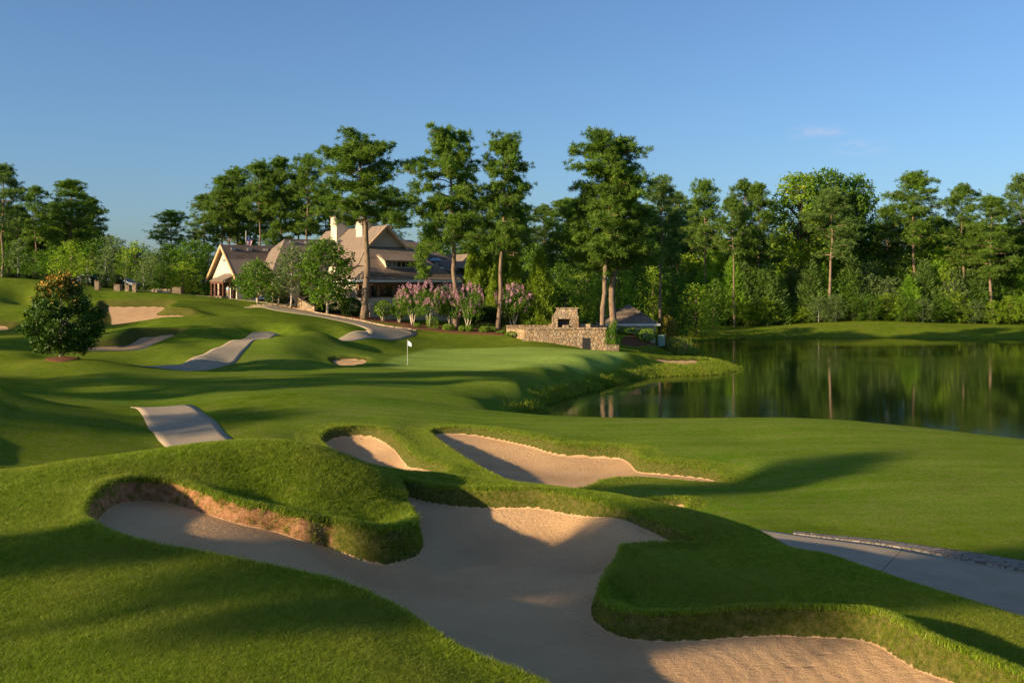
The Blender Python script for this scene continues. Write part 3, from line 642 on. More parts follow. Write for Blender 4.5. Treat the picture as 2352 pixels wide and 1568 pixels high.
def blob_leaves(r, lumps, per, ls, mat_t=None, flat=.0, inside=.35, aspect=.55, out=.6):
    """lumps: (cx,cy,cz,rx,ry,rz); leaves on and within each ellipsoid, in small sprigs"""
    Vs, Ts = [], []
    for (cx, cy, cz, rx, ry, rz) in lumps:
        n = int(per*(rx*ry+rx*rz+ry*rz)/3); sp = max(3, n//7)
        u = unit(r.normal(size=(sp, 3))); rad = np.where(r.random(sp) < inside, r.uniform(.45, .9, sp), r.uniform(.88, 1.08, sp))
        c = np.array([cx, cy, cz])+u*rad[:, None]*[rx, ry, rz]
        P = np.repeat(c, 7, 0)+r.normal(size=(sp*7, 3))*ls*.75; N = np.repeat(u, 7, 0)
        Dr = unit(r.normal(size=P.shape)+N*out+[0, 0, -flat])
        Vs.append(leaf_quads(P-Dr*ls*.5, Dr, ls*r.uniform(.75, 1.3, len(P)), ls*aspect, r, .55))
        Ts.append(np.repeat(r.normal(.45, .2, sp), 7)+r.normal(0, .2, len(P)))
    return np.concatenate(Vs), np.concatenate(Ts)
def make_broad(seed, H=12, R=4.5, base=.18, nl=26, per=60, ls=.34, mat=None, kind='broadleaf_tree', trunk_r=.2, bark=None, prof=None, lump=.34, aspect=.55, stems=1, core=True):
    r = np.random.default_rng(seed); segs = []; lumps = []
    prof = prof or (lambda t: math.sin(math.pi*min(1, .12+.86*t))**.6)
    zt = np.linspace(0, H*.8, 8)
    for s in range(stems):
        a = 6.28*s/max(1, stems)+r.random(); b = .0 if stems == 1 else R*.28
        P = np.stack([math.cos(a)*b*zt/zt[-1]*1.3, math.sin(a)*b*zt/zt[-1]*1.3, zt], -1)+np.cumsum(r.normal(0, .04, (8, 3))*[1, 1, 0], 0); P[0, :2] = np.array([math.cos(a), math.sin(a)])*b*.25
        segs.append((P, trunk_r*(1-.8*zt/H), 8))
    for k in range(nl):
        t = (k+.5)/nl; z = H*(base+(1-base)*t*.93); Rr_ = R*prof(t); az = k*2.4+r.normal(0, .4)
        rr = Rr_*(1-lump*.8)*math.sqrt(r.uniform(.25, 1)); sz = R*lump*r.uniform(.75, 1.25)*(.65+.35*prof(t))
        c = np.array([rr*math.cos(az), rr*math.sin(az), z]); lumps.append((*c, sz, sz, sz*.75))
        segs.append((np.array([[0, 0, max(H*base*.8, z-rr*.8)], c*.5+np.array([0, 0, z-rr*.35])*.5, c]), np.array([.07, .05, .02])*H/12, 4))
    V, T = blob_leaves(r, lumps, per, ls, aspect=aspect)
    return Tree(kind, H, R, [tubes_mesh('trunk', segs, bark or BARKD), crown_obj('crown', V, mat or LEAFA, r, T)])
def make_cone(seed, H=10, R=2.0, mat=None, kind='cypress_tree', n=9000, ls=.32, asp=.3, prof=None, base=.02, up=1.3, rough=.16, bark=None, tr=.15):
    """dense conical evergreen of upright sprays, with ragged sprigs"""
    r = np.random.default_rng(seed); prof = prof or (lambda t: np.minimum(1, (t*6+.55))*(1-t)**.62)
    ns = n//12; t = 1-np.sqrt(r.random(ns)*.98+.0) if False else r.beta(1.1, 1.6, ns); az = r.random(ns)*6.28
    lob = 1+rough*np.sin(az*5+t*23+seed)+rough*.7*np.sin(az*9-t*41)
    rad = R*prof(t)*lob*np.sqrt(r.uniform(.35, 1.05, ns)); z = H*(base+(1-base)*t)
    c = np.stack([rad*np.cos(az), rad*np.sin(az), z], -1); outw = np.stack([np.cos(az), np.sin(az), np.full(ns, up)], -1)
    P = np.repeat(c, 12, 0)+r.normal(size=(ns*12, 3))*[ls*.4, ls*.4, ls*.9]; Dr = unit(np.repeat(outw, 12, 0)+r.normal(size=P.shape)*.65)
    V = leaf_quads(P, Dr, ls*r.uniform(.6, 1.4, len(P)), ls*asp, r, .35)
    T = np.repeat(r.normal(.5, .22, ns), 12)+r.normal(0, .15, len(P))
    return Tree(kind, H, R, [tubes_mesh('trunk', [(np.array([[0, 0, 0], [0, 0, H*.5], [0, 0, H*.9]]), np.array([tr, tr*.6, .03]), 7)], bark or BARKD), crown_obj('crown', V, mat or CYPR, r, T)])
def make_shrub(seed, H=1.4, R=.8, mat=None, per=420, ls=.10, kind='shrub', boxy=False, stems=0):
    r = np.random.default_rng(seed); n = int(per*R*R*6)
    u = unit(r.normal(size=(n, 3)))
    if boxy: u = u/np.max(np.abs(u)*[1, 1, 1], axis=1, keepdims=True)*.9
    z0 = .25*H if stems else .0
    k = r.uniform(.86, 1.04, n)[:, None]*(1+.05*np.sin(u[:, :1]*7+seed)+.05*np.sin(u[:, 1:2]*6+2*seed))
    P = u*k*[R, R, (H-z0)/2]+[0, 0, z0+(H-z0)/2]; P = P[P[:, 2] > 0]; uu = unit(P-[0, 0, z0+(H-z0)/2])
    Dr = unit(uu+r.normal(size=P.shape)*.9); V = leaf_quads(P-Dr*ls*.5, Dr, ls*r.uniform(.7, 1.3, len(P)), ls*.6, r, .5)
    segs = [(np.array([[0, 0, 0], [.0, 0, H*.6]]), np.array([.05, .02]), 5)]
    for s in range(stems):
        a = 6.28*s/stems; segs.append((np.array([[.05*math.cos(a), .05*math.sin(a), 0], [R*.45*math.cos(a), R*.45*math.sin(a), H*.5]]), np.array([.045, .03]), 5))
    return Tree(kind, H, R, [tubes_mesh('stem', segs, BARKL if stems else BARKD), crown_obj('foliage', V, mat or SHRUB, r)])
def make_myrtle(seed, H=4.2, R=2.1, stems=5):
    r = np.random.default_rng(seed); segs = []; lumps = []
    for s in range(stems):
        a = 6.28*s/stems+r.random()*.6; q = np.linspace(0, 1, 5)
        P = np.stack([math.cos(a)*(.12+R*.42*q**1.4), math.sin(a)*(.12+R*.42*q**1.4), H*.62*q], -1)+r.normal(0, .03, (5, 3)); P[0, 2] = 0
        segs.append((P, .075*(1-.55*q), 7))
        for k in range(7):
            c = P[-1]*[1.3, 1.3, 1]+[*r.normal(0, .55, 2), r.uniform(-1.1, 1.0)]; lumps.append((*c, .6, .6, .5)); segs.append((np.array([P[3], c]), np.array([.03, .01]), 4))
    V, T = blob_leaves(r, lumps, 420, .15, inside=.5)
    # panicles of blossom at the outer tips
    nb = 58; u = unit(r.normal(size=(nb, 3))*[1, 1, .9]+[0, 0, .25]); c = np.array([0, 0, H*.68])+u*[R*1.02, R*1.02, H*.36]*r.uniform(.85, 1.06, (nb, 1))
    P = np.repeat(c, 26, 0)+r.normal(size=(nb*26, 3))*[.075, .075, .13]; Dr = unit(r.normal(size=P.shape))
    B = leaf_quads(P, Dr, .10, .085, r, .8)
    return Tree('crape_myrtle', H, R, [tubes_mesh('trunk', segs, BARKL), crown_obj('crown', V, LEAFA, r, T), crown_obj('blossom', B, BLOOM, r)])

# ------------------------------------------------------------------ prototypes
dome = lambda t: (math.sin(math.pi*min(1, t*.70+.30)))**.8
PN = [make_pine(11, 24, .50, 4.6, 36, 110, prof=dome), make_pine(12, 24, .46, 4.2, 34, 110, gap=.1), make_pine(13, 24, .55, 4.8, 30, 110, prof=dome),
      make_pine(14, 24, .42, 4.4, 38, 110, gap=.15, mat=PINE2), make_pine(15, 24, .48, 4.9, 30, 110, gap=.12, mat=PINE2, prof=dome), make_pine(16, 24, .35, 4.2, 40, 110, mat=PINE)]
BD = [make_broad(21, 12, 4.5, .10, 30, 62, .34, LEAFA), make_broad(22, 12, 4.2, .08, 30, 62, .32, LEAFB), make_broad(23, 12, 4.6, .12, 26, 60, .36, LEAFG, bark=BARKG),
      make_broad(24, 12, 4.8, .05, 34, 62, .34, LEAFA)]
YP = [make_cone(31, 8, 2.3, YPINE, 'young_pine', 6500, .42, .22, lambda t: np.minimum(1, t*4+.6)*(1-t)**.8, up=1.0, rough=.3), make_cone(32, 8, 2.0, PINE2, 'young_pine', 6500, .42, .22, lambda t: np.minimum(1, t*4+.6)*(1-t)**.75, up=1.2, rough=.32)]
CY = [make_cone(41, 11, 2.3, CYPR, n=26000, ls=.30), make_cone(42, 11, 2.1, CYPR, n=24000, ls=.28, rough=.2)]
SH = [make_shrub(51, stems=5), make_shrub(52, 1.1, .9), make_shrub(53, 1.2, .7, boxy=True), make_shrub(54, 1.6, 1.1, DSHRUB, ls=.13), make_shrub(55, .7, .7)]
HB = make_cone(33, 3.2, .75, DSHRUB, 'clipped_evergreen', 2500, .16, .5, lambda t: np.minimum(1, t*5+.7)*(1-t)**.35, up=.5, rough=.05)

# ------------------------------------------------------------------ five tall pines round the clubhouse
p1prof = lambda t: [.95, 1.0, .8, .62, .75, .80, .70, .45][min(7, int(t*8))]
p1 = make_pine(101, 24, .54, 6.3, 36, 170, prof=p1prof, trunk_r=.44, gap=.0, sweep=([0, .4, .5, .7, 1], [0, .1, .3, -.3, -.2]), lean=(-.2, 0))
pxput(p1, 837, 121, 303, 215, rz=0, label='tall flat-topped pine on the grass before the clubhouse veranda corner', group=None)
p2prof = lambda t: [.75, .8, .7, .95, 1.0, .95, .75, .42][min(7, int(t*8))]
p2 = make_pine(102, 24.5, .44, 6.0, 38, 165, prof=p2prof, trunk_r=.38, gap=.06, lean=(-.9, 0),
   extra=[(-4.4+random.uniform(-.6, .6), random.uniform(-1, 1), z, .9) for z in np.linspace(6.6, 12, 12)]+[(-3.0+random.uniform(-.8, .8), random.uniform(-1, 1), z, 1.0) for z in np.linspace(10, 13, 8)])
pxput(p2, 1047, 120, 292, 208, rz=0, label='tall pine with a low drooping limb, its trunk among the crape myrtles')
p3 = make_pine(103, 24, .40, 4.1, 40, 160, prof=lambda t: [.8, 1.0, 1.0, .95, 1.0, .9, .72, .45][min(7, int(t*8))], trunk_r=.36, sweep=([0, .3, .5, 1], [0, .5, 1.3, 1.7]))
pxput(p3, 1143, 119, 306, 138, rz=0, label='tall narrow pine whose trunk leans right, left of the stone terrace wall')
p4 = make_pine(104, 24.5, .38, 6.3, 48, 170, prof=lambda t: [.8, .95, .95, .85, .78, .82, .78, .55][min(7, int(t*8))], trunk_r=.36, lean=(.4, 0))
pxput(p4, 1385, 122, 294, 212, rz=0, label='tall pine with the broadest domed crown, behind the right end of the terrace wall')
p5 = make_pine(105, 22, .38, 4.6, 40, 120, prof=lambda t: [.9, 1.0, .9, .8, .7, .7, .6, .4][min(7, int(t*8))], trunk_r=.36)
pxput(p5, 1407, 124, 385, 180, rz=1, label='dark-trunked pine just right of the broad domed pine, left of the pump house roof')
pxput(PN[5], 1303, 168, 455, 120, rz=2, label='shorter dark pine left of the broad domed pine')

# ------------------------------------------------------------------ pines further off
def many(lst, proto, group, Yr=None):
    for i, (px, Y, yt, w_, lab) in enumerate(lst):
        pxput(proto[i % len(proto)] if isinstance(proto, list) else proto, px, Y, yt, w_, label=lab, group=group)
many([(512, 172, 402, 92, 'pine at the left end of the grove behind the clubhouse wing'), (545, 176, 382, 95, 'second pine of the grove behind the clubhouse wing, with a leaning trunk'), (596, 170, 368, 110, 'pine with a long bare trunk above the flagpole'),
      (470, 178, 445, 90, 'low pine sloping off at the left edge of the grove behind the clubhouse wing'), (631, 182, 392, 90, 'pine between two taller ones in the grove behind the clubhouse wing'), (648, 170, 360, 95, 'tall pine above the middle of the clubhouse wing roof'), (690, 180, 400, 85, 'pine showing behind its taller neighbour left of the chimneys'),
      (704, 168, 353, 98, 'tallest pine of the grove, straight trunk left of the chimneys'), (750, 180, 430, 95, 'pine rising behind the two cream chimneys'), (575, 186, 420, 90, 'pine at the back of the grove behind the flag'), (525, 186, 430, 90, 'pine at the back left of the grove behind the wing roof'), (800, 178, 470, 90, 'dark pine behind the clubhouse roof ridge')],
     PN, 'grove of pines behind the clubhouse')
pxput(PN[1], 395, 168, 482, 92, label='solitary open pine with layered branches left of the grove')
many([(8, 148, 376, 105, 'tall pine cut by the left edge of the picture'), (82, 163, 426, 70, 'slender pine with a forked top near the left edge'), (165, 158, 412, 110, 'broad dark pine right of the slender pine at the left'), (205, 166, 452, 80, 'dark pine leaning out at the right of the left group'),
      (40, 170, 470, 90, 'low dark pine between the taller ones at the left'), (125, 172, 462, 90, 'dark pine behind the broad one at the left'), (-60, 150, 390, 110, 'pine just outside the left edge')], [PN[3], PN[1], PN[5], PN[0]], 'pines at the left')
many([(1515, 133, 402, 115, 'dark pine right of the broad domed pine, over the pump house'), (1555, 192, 440, 95, 'pine behind and right of the dark pine over the pump house'), (1623, 182, 411, 88, 'tall pine with a round top at the left of the far bank wood'), (1687, 176, 446, 85, 'pine with the longest bare trunk, pale against the far bank wood'),
      (1709, 190, 411, 80, 'tall pine behind the long bare trunk'), (1745, 186, 420, 82, 'pine with a trunk leaning right beside the big green broadleaf tree'), (1905, 180, 430, 120, 'dark layered pine standing before the big broadleaf trees'), (1960, 196, 440, 90, 'dark pine behind the right side of the big broadleaf trees'),
      (2106, 186, 392, 128, 'pine with an open spreading crown, highest on the far right bank'), (2040, 192, 470, 90, 'pine in the gap left of the open spreading pine'), (2212, 184, 421, 100, 'pine right of the open spreading pine'), (2275, 180, 450, 110, 'layered pine near the right edge'), (2340, 190, 400, 100, 'tall pine cut by the right edge of the picture'),
      (2160, 194, 500, 90, 'low pine between the two tall ones on the right'), (2230, 186, 510, 110, 'low spreading pine at the front of the right wood'), (2420, 180, 430, 110, 'pine outside the right edge'), (2330, 187, 520, 110, 'low spreading pine by the right edge'), (1590, 196, 470, 80, 'thin pine at the left of the far bank wood'), (1480, 190, 470, 100, 'dark pine between the dome and the pump house pine'),
      (1250, 182, 470, 90, 'pine behind the single tall cypress'), (1100, 160, 450, 110, 'pine behind the clubhouse kitchen roof'), (1000, 165, 440, 110, 'pine behind the clubhouse gable'), (900, 172, 430, 100, 'dark pine behind the main roof ridge'), (1180, 168, 440, 100, 'dark pine behind the leaning pine'), (1350, 190, 450, 110, 'dark pine seen through the dome pine crown'), (1430, 192, 430, 100, 'dark pine seen right through the dome pine crown')],
     [PN[4], PN[3], PN[0], PN[2], PN[1], PN[5]], 'pines of the wood beyond')

# ------------------------------------------------------------------ big broadleaf trees on the far bank
E1 = make_broad(61, 26, 7.5, .12, 80, 75, .42, LEAFC, trunk_r=.4, lump=.22); E2 = make_broad(62, 26, 7, .15, 80, 75, .42, LEAFA, trunk_r=.4, lump=.22)
pxput(E1, 1838, 190, 398, 185, label='big broadleaf tree with yellow and orange turning leaves down its left side')
pxput(E2, 1900, 194, 390, 165, label='big dense green broadleaf tree, highest of the rounded crowns')
pxput(E2, 1960, 198, 402, 150, label='big broadleaf tree at the right of the rounded crowns')
# lower belt along the far bank
r_ = np.random.default_rng(5)
ORD = ['first','second','third','fourth','fifth','sixth','seventh','eighth','ninth','tenth','eleventh','twelfth','thirteenth','fourteenth','fifteenth','sixteenth','seventeenth','eighteenth','nineteenth','twentieth']+['twenty-'+o for o in ['first','second','third','fourth','fifth','sixth','seventh','eighth','ninth']]+['thirtieth']
CNT = {}
def nth(px, what, where):
    if px > 2360 or px < -5: return what+' outside the picture beside '+where
    CNT[what] = CNT.get(what, -1)+1
    return ORD[CNT[what]]+' '+what+' from the left, '+where
for i, px in enumerate(np.arange(1590, 2500, 52)):
    pxput([BD[1], YP[0], BD[0], BD[3], YP[1]][i % 5], px, 188+r_.uniform(-1, 2), r_.uniform(545, 590), r_.uniform(95, 120), label=nth(px, 'taller leafy tree', 'in the second tier of the far bank wood'), group='second tier of the far wood')
for i, px in enumerate(np.arange(1470, 2500, 26)):
    Y = 182+r_.uniform(-1.5, 5); k = r_.random(); yt = r_.uniform(596, 652)
    pr = YP[i % 2] if k < .55 else BD[r_.integers(0, 4)]
    young = pr in YP
    pxput(pr, px+r_.uniform(-8, 8), Y, yt-(10 if young else 0), r_.uniform(62, 95), label=nth(px, 'bushy young pine', 'in the belt along the far bank') if young else nth(px, 'young leafy tree', 'in the belt along the far bank'), group='young pines on the far bank' if young else 'leafy trees on the far bank')
for i, px in enumerate(np.arange(1480, 2480, 40)):
    Y = 178+r_.uniform(-1, 1.5)
    pxput(BD[r_.integers(0, 4)], px, Y, r_.uniform(672, 705), r_.uniform(48, 75), label=nth(px, 'low leafy bush', 'at the foot of the far bank wood'), cat='bush', group='low bushes at the far bank', name='bush')
for i, px in enumerate(np.arange(1480, 2520, 38)):
    pxput([BD[0], BD[3], PN[5]][i % 3], px, 200+r_.uniform(0, 10), r_.uniform(500, 560), r_.uniform(90, 115), label='tree deep in the shade of the far bank wood', group='trees deep in the far wood')
# masses between clubhouse and pump house
for px, Y, yt, w_, pr, lab in [(1300, 150, 590, 90, BD[0], 'dark leafy tree between the single cypress and the fireplace'), (1350, 140, 600, 80, BD[1], 'yellow-green tree behind the fireplace'), (1420, 142, 575, 90, BD[1], 'bright leafy tree left of the pump house roof'), (1460, 146, 590, 80, BD[0], 'leafy tree behind the pump house roof'),
     (1545, 150, 625, 90, BD[3], 'rounded tree right of the pump house'), (1600, 158, 650, 100, BD[1], 'low spreading tree right of the pump house, by the water'), (1375, 132, 640, 60, BD[1], 'light green tree right of the fireplace'), (1220, 152, 560, 90, BD[0], 'dark leafy tree behind the cypresses'), (1500, 152, 610, 80, BD[1], 'leafy tree behind the pump house peak'),
     (1120, 150, 590, 80, BD[0], 'leafy tree behind the cypress screen'), (1640, 172, 640, 80, BD[0], 'leafy tree at the left end of the far bank'), (1330, 165, 540, 100, BD[3], 'tall leafy tree behind the fireplace')]:
    pxput(pr, px, Y, yt, w_, label=lab)
for i, px in enumerate(np.arange(1000, 1500, 45)):
    pxput([BD[0], BD[3]][i % 2], px, 175+r_.uniform(0, 10), r_.uniform(520, 570), 105, label='tree deep in the wood behind the clubhouse', group='trees deep in the wood behind the clubhouse')
# cypresses
for px, Y, yt, w_, lab in [(1088, 134, 562, 62, 'leftmost cypress of the screen, beside the clubhouse wall'), (1116, 130.5, 552, 60, 'second cypress of the screen beside the clubhouse'), (1150, 127, 566, 58, 'cypress of the screen behind the leaning pine'), (1184, 124.5, 590, 56, 'lowest cypress, right end of the screen'), (1240, 121.5, 574, 74, 'single bright cypress standing apart, left of the fireplace')]:
    pxput(CY[(px//7) % 2], px, Y, yt, w_, label=lab, group='cypress screen')
# left tree mass behind the bunkers and hedge
many([(20, 150, 555, 90, 'leafy tree at the left edge above the hedge'), (75, 158, 575, 95, 'dark leafy tree under the left pines'), (130, 150, 560, 90, 'leafy tree below the broad dark pine'), (165, 142, 552, 90, 'yellow-green tree behind the magnolia'), (210, 146, 548, 85, 'leafy tree above the hedge, right of the magnolia'), (262, 150, 540, 90, 'leafy tree with pale highlights above the hedge'),
      (310, 146, 552, 85, 'leafy tree left of the gap in the skyline'), (350, 142, 572, 80, 'grey-green tree under the gap in the skyline'), (395, 150, 560, 100, 'dense leafy tree under the solitary pine'), (440, 146, 548, 100, 'dense leafy tree right of the solitary pine'), (478, 150, 560, 80, 'leafy tree beside the clubhouse gable'), (420, 140, 600, 80, 'lower leafy tree above the road kerb'), (375, 138, 605, 70, 'small leafy tree above the road')],
     [BD[0], BD[3], BD[0], BD[1], BD[0], BD[2], BD[1], BD[2], BD[0], BD[3], BD[0], BD[1], BD[0]][:13], None)
for px, Y, yt, w_, lab in [(25, 172, 478, 120, 'dark leafy mass behind the first tall pine at the left edge'), (88, 170, 500, 110, 'dark leafy tree behind the slender pine at the left'), (140, 176, 470, 120, 'dark leafy tree behind the broad dark pine'), (200, 174, 505, 100, 'dark leafy tree at the right of the left pines')]:
    pxput(BD[(px//20) % 2*3], px, Y, yt, w_, label=lab)
for i, px in enumerate(np.arange(-60, 480, 42)):
    pxput([BD[0], BD[3]][i % 2], px, 176+r_.uniform(0, 8), r_.uniform(560, 590) if px > 230 else r_.uniform(500, 540), 110, label='tree deep in the wood at the left', group='trees deep in the left wood')
LT = [make_broad(71, 7, 1.9, .3, 16, 120, .22, LEAFG, bark=BARKG, trunk_r=.09), make_broad(72, 7, 1.8, .3, 16, 120, .22, LEAFB, bark=BARKG, trunk_r=.09)]
many([(42, 135, 545, 60, 'young tree with a reddish half crown near the left edge'), (200, 134, 590, 45, 'young grey-green tree over the hedge'), (243, 133, 565, 55, 'slim young tree with a pale trunk above the stone pillars'), (288, 134, 575, 52, 'slim young tree with silvery leaves'), (330, 133, 600, 50, 'slim young tree right of the stone pillars')], LT, 'young trees above the far bunker')
for i, px in enumerate([18, 38, 58, 80, 104, 182, 202, 222, 236, 250, 262, 275]):
    pxput(HB, px, 129.5+(i % 2)*.6, 623+(i % 3)*3, 23, label=nth(px, 'clipped dark evergreen', 'in the row above the far bunker'), cat='bush', group='clipped evergreens above the far bunker')

# ------------------------------------------------------------------ magnolia on its own hill
r = np.random.default_rng(81); lumps = []
for k in range(46):
    t = (k+.5)/46; z = .75+5.3*t; R = 2.95*[.72, .95, 1.0, .95, .85, .72, .55, .30][min(7, int(t*8))]; az = k*2.4
    rr = R*.78*math.sqrt(r.uniform(.35, 1)); s = r.uniform(.5, .8)*(1-.35*t); lumps.append((rr*math.cos(az), rr*math.sin(az), z, s, s, s*.7))
V, T = blob_leaves(r, lumps, 1500, .19, aspect=.55, inside=.5)
n4 = len(V)//4; zc = V[::4, 2]; top = (zc > 4.2) & (r.random(n4) < (zc-3.9)/3.2)
m1 = np.repeat(~top, 4)
segs = [(np.array([[0, 0, 0], [.02, 0, .5], [0, .03, 1.2], [0, 0, 4.8]]), np.array([.19, .14, .13, .04]), 9)]+[(np.array([[0, 0, .7+.06*i], np.array(l[:3])]), np.array([.06, .02]), 4) for i, l in enumerate(lumps[:30])]
mg = Tree('magnolia_tree', 6.2, 2.95, [tubes_mesh('trunk', segs, BARKG), crown_obj('crown', V[m1], MAGN, r, T[~top]), crown_obj('new_leaves', V[~m1], MAGT, r, T[top])])
pxput(mg, 141, 71.2, 632, 164, rz=.4, label='round glossy magnolia with bronze new leaves, alone on its own grassy hill')
MULCH = NM('bark_mulch', .95, .1); MULCH.color(MULCH.ramp(MULCH.noise(30, 4, .8), [(.3, (.10, .04, .02)), (.7, (.26, .115, .06))])).bump(MULCH.noise(40, 3), .8, .05)
def patch(name, pts, mat, label, lift=.04, mound=0.0, n=14):
    """a sheet laid on the ground over a picture-space outline (px,py,Y)"""
    P = np.array([D(*p)[:2] for p in pts]); c = P.mean(0); K = 5; o = []
    for i in range(len(P)):
        p0, p1, p2, p3 = P[i-1], P[i], P[(i+1) % len(P)], P[(i+2) % len(P)]
        for t in np.arange(K)/K: o.append(.5*((2*p1)+(p2-p0)*t+(2*p0-5*p1+4*p2-p3)*t*t+(3*p1-p0-3*p2+p3)*t**3))
    o = np.array(o); m = len(o); q = np.linspace(0, 1, n); G = c+(o-c)[None]*q[:, None, None]
    z = terrain(G[..., 0], G[..., 1])+lift+mound*(1-q**2)[:, None]; z[-1] -= lift+.06
    V = np.concatenate([G, z[..., None]], -1).reshape(-1, 3); idx = np.arange(n*m).reshape(n, m)
    Qd = np.stack([idx[:-1], np.roll(idx, -1, 1)[:-1], np.roll(idx, -1, 1)[1:], idx[1:]], -1).reshape(-1, 4)
    return tag(mesh_np(name, V, Qd, mat, smooth=True), label, kind='structure')
patch('mulch_bed', [(103,829,70.3),(140,833,69.3),(185,827,70.6),(178,822,71.9),(140,821,73.5),(108,823,72)], MULCH.m, 'ring of reddish mulch under the magnolia', mound=.08)

# ------------------------------------------------------------------ building materials
def shingle_material():
    m = NM('brown_shingles', .95, .1)
    b = m.new('ShaderNodeTexBrick'); b.inputs['Scale'].default_value = 1; b.inputs['Brick Width'].default_value = .9; b.inputs['Row Height'].default_value = .28; b.inputs['Mortar Size'].default_value = .02
    b.inputs['Color1'].default_value = (.27, .195, .145, 1); b.inputs['Color2'].default_value = (.215, .158, .118, 1); b.inputs['Mortar'].default_value = (.11, .08, .06, 1)
    m.link(m.coord((1, 1, 1), rot=(0.9, 0, 0)), b.inputs['Vector'])
    m.color(m.mix(m.rng(m.noise(.8, 4, .6), .35, .7, .4, 0), b.outputs['Color'], (.25, .185, .135))); m.bump(m.noise(12, 3), .3, .03); return m.m
def plaster(name, c, v=.08):
    m = NM(name, .9, .2); m.color(m.mix(m.rng(m.noise(.9, 5, .7), .35, .7, 0, .5), c, tuple(x*.82 for x in c))); m.bump(m.noise(25, 3), .15, .02); return m.m
def stone_material(name, sc, pal, mortar=(.27, .19, .115)):
    m = NM(name, .9, .2); wv = m.coord((1, 1, 1)); d = m.new('ShaderNodeVectorMath', operation='ADD'); m.link(wv, d.inputs[0])
    n = m.new('ShaderNodeTexNoise'); n.inputs['Scale'].default_value = 1.3; m.link(wv, n.inputs['Vector'])
    k = m.new('ShaderNodeVectorMath', operation='SCALE'); k.inputs['Scale'].default_value = .25; m.link(n.outputs['Color'], k.inputs[0]); m.link(k.outputs[0], d.inputs[1])
    v = m.new('ShaderNodeTexVoronoi'); v.inputs['Scale'].default_value = sc; m.link(d.outputs[0], v.inputs['Vector'])
    e = m.new('ShaderNodeTexVoronoi', feature='DISTANCE_TO_EDGE'); e.inputs['Scale'].default_value = sc; m.link(d.outputs[0], e.inputs['Vector'])
    sp = m.new('ShaderNodeSeparateXYZ'); m.link(v.outputs['Color'], sp.inputs[0])
    col = m.ramp(sp.outputs[0], pal); col = m.mix(m.rng(m.noise(7, 4, .7), .3, .7, .35, 0), col, (.2, .13, .07))
    col = m.mix(m.rng(e.outputs['Distance'], .02, .055, 1, 0), col, mortar)
    m.color(col).bump(m.rng(e.outputs['Distance'], 0, .15), .8, .08); return m.m
ROOF = shingle_material(); CREAM = plaster('cream_stucco', (.72, .60, .43)); TAN = plaster('tan_stucco', (.52, .43, .32)); TRIM = plaster('peach_trim', (.70, .42, .22))
WHITE = plaster('white_paint', (.80, .76, .68)); WOOD = plaster('dark_red_timber', (.14, .055, .03)); TIMB = plaster('brown_timber', (.24, .12, .07))
STONE = stone_material('fieldstone', 2.7, [(0, (.30, .17, .08)), (.3, (.52, .36, .20)), (.5, (.33, .24, .16)), (.7, (.60, .44, .27)), (.85, (.28, .22, .16)), (1, (.55, .30, .16))])
STONES = stone_material('small_fieldstone', 3.6, [(0, (.25, .17, .10)), (.4, (.42, .31, .20)), (.7, (.20, .16, .12)), (1, (.48, .35, .24))])
CAPST = stone_material('cap_stone', 1.2, [(0, (.50, .33, .20)), (1, (.60, .42, .26))])
GLASS = NM('dark_window_glass', .06, .8).color((.012, .014, .016)).m
METAL = NM('galvanised_metal', .3, .8).color((.45, .47, .5)).m; METAL.node_tree.nodes['Principled BSDF'].inputs['Metallic'].default_value = .8
IRON = NM('black_iron', .5, .4).color((.03, .028, .025)).m
TURQ = NM('green_painted_metal', .6, .3).color((.24, .36, .28)).m

# ------------------------------------------------------------------ clubhouse: a runs along the front, b into the house
TH = math.radians(35); P0 = np.array([-17.0, 134.0]); A_ = np.array([math.cos(TH), math.sin(TH)]); B_ = np.array([-math.sin(TH), math.cos(TH)])
club = empty('clubhouse', (P0[0], P0[1], 6.0), TH, 'cream stucco clubhouse with steep brown shingle roofs, twin chimneys and a covered veranda', 'clubhouse')
OZ = 6.0
def a_of(px, b):
    k = (px-1176)/F; o = P0+b*B_
    return (k*o[1]-o[0])/(A_[0]-k*A_[1])
def z_of(py, a, b): return EYE-(py-HOR)/F*(P0+a*A_+b*B_)[1]-OZ
class HB_(MB):
    def q(s, pts, t=.18): return s.slab([(a, b, z-OZ) for a, b, z in pts], t)
def bx(a0, a1, b0, b1, z0, z1): return MB().box(a0, a1, b0, b1, z0-OZ, z1-OZ)
RID, PED, BRK, EAV = 16.79, 13.86, 11.15, 9.47
bf, bb_, al, ar = -6.5, 19.0, -5.6, 8.0
# main roof (ridge runs away from us), front hip under the pediment, flared eaves
r1 = HB_()
r1.q([(0,-.35,RID),(-3.1,-.35,PED-.15),(-3.1,bb_,PED-.15),(0,bb_,RID)]); r1.q([(0,-.35,RID),(0,bb_,RID),(3.4,bb_,PED-.35),(3.4,-.35,PED-.35)])
r1.q([(-3.05,-.3,PED-.1),(-4.5,-1.0,BRK+.4),(-4.5,bb_,BRK+.4),(-3.05,bb_,PED-.1)]); r1.q([(-4.5,-1.0,BRK+.4),(-7.0,1.0,EAV),(-7.0,bb_,EAV),(-4.5,bb_,BRK+.4)])
r1.build('roof', ROOF, club)
r2 = HB_()
r2.q([(-2.9,0,PED),(3.3,0,PED),(5.7,-4.2,BRK),(-4.5,-4.2,BRK)]); r2.q([(-4.5,-4.2,BRK),(5.7,-4.2,BRK),(ar,bf,EAV),(al,bf,EAV)])
r2.q([(-2.9,0,PED),(-4.5,-4.2,BRK),(-4.5,1.5,BRK+.35)]); r2.q([(-4.5,-4.2,BRK),(al,bf,EAV),(-6.6,3.0,EAV),(-4.5,3,BRK)])
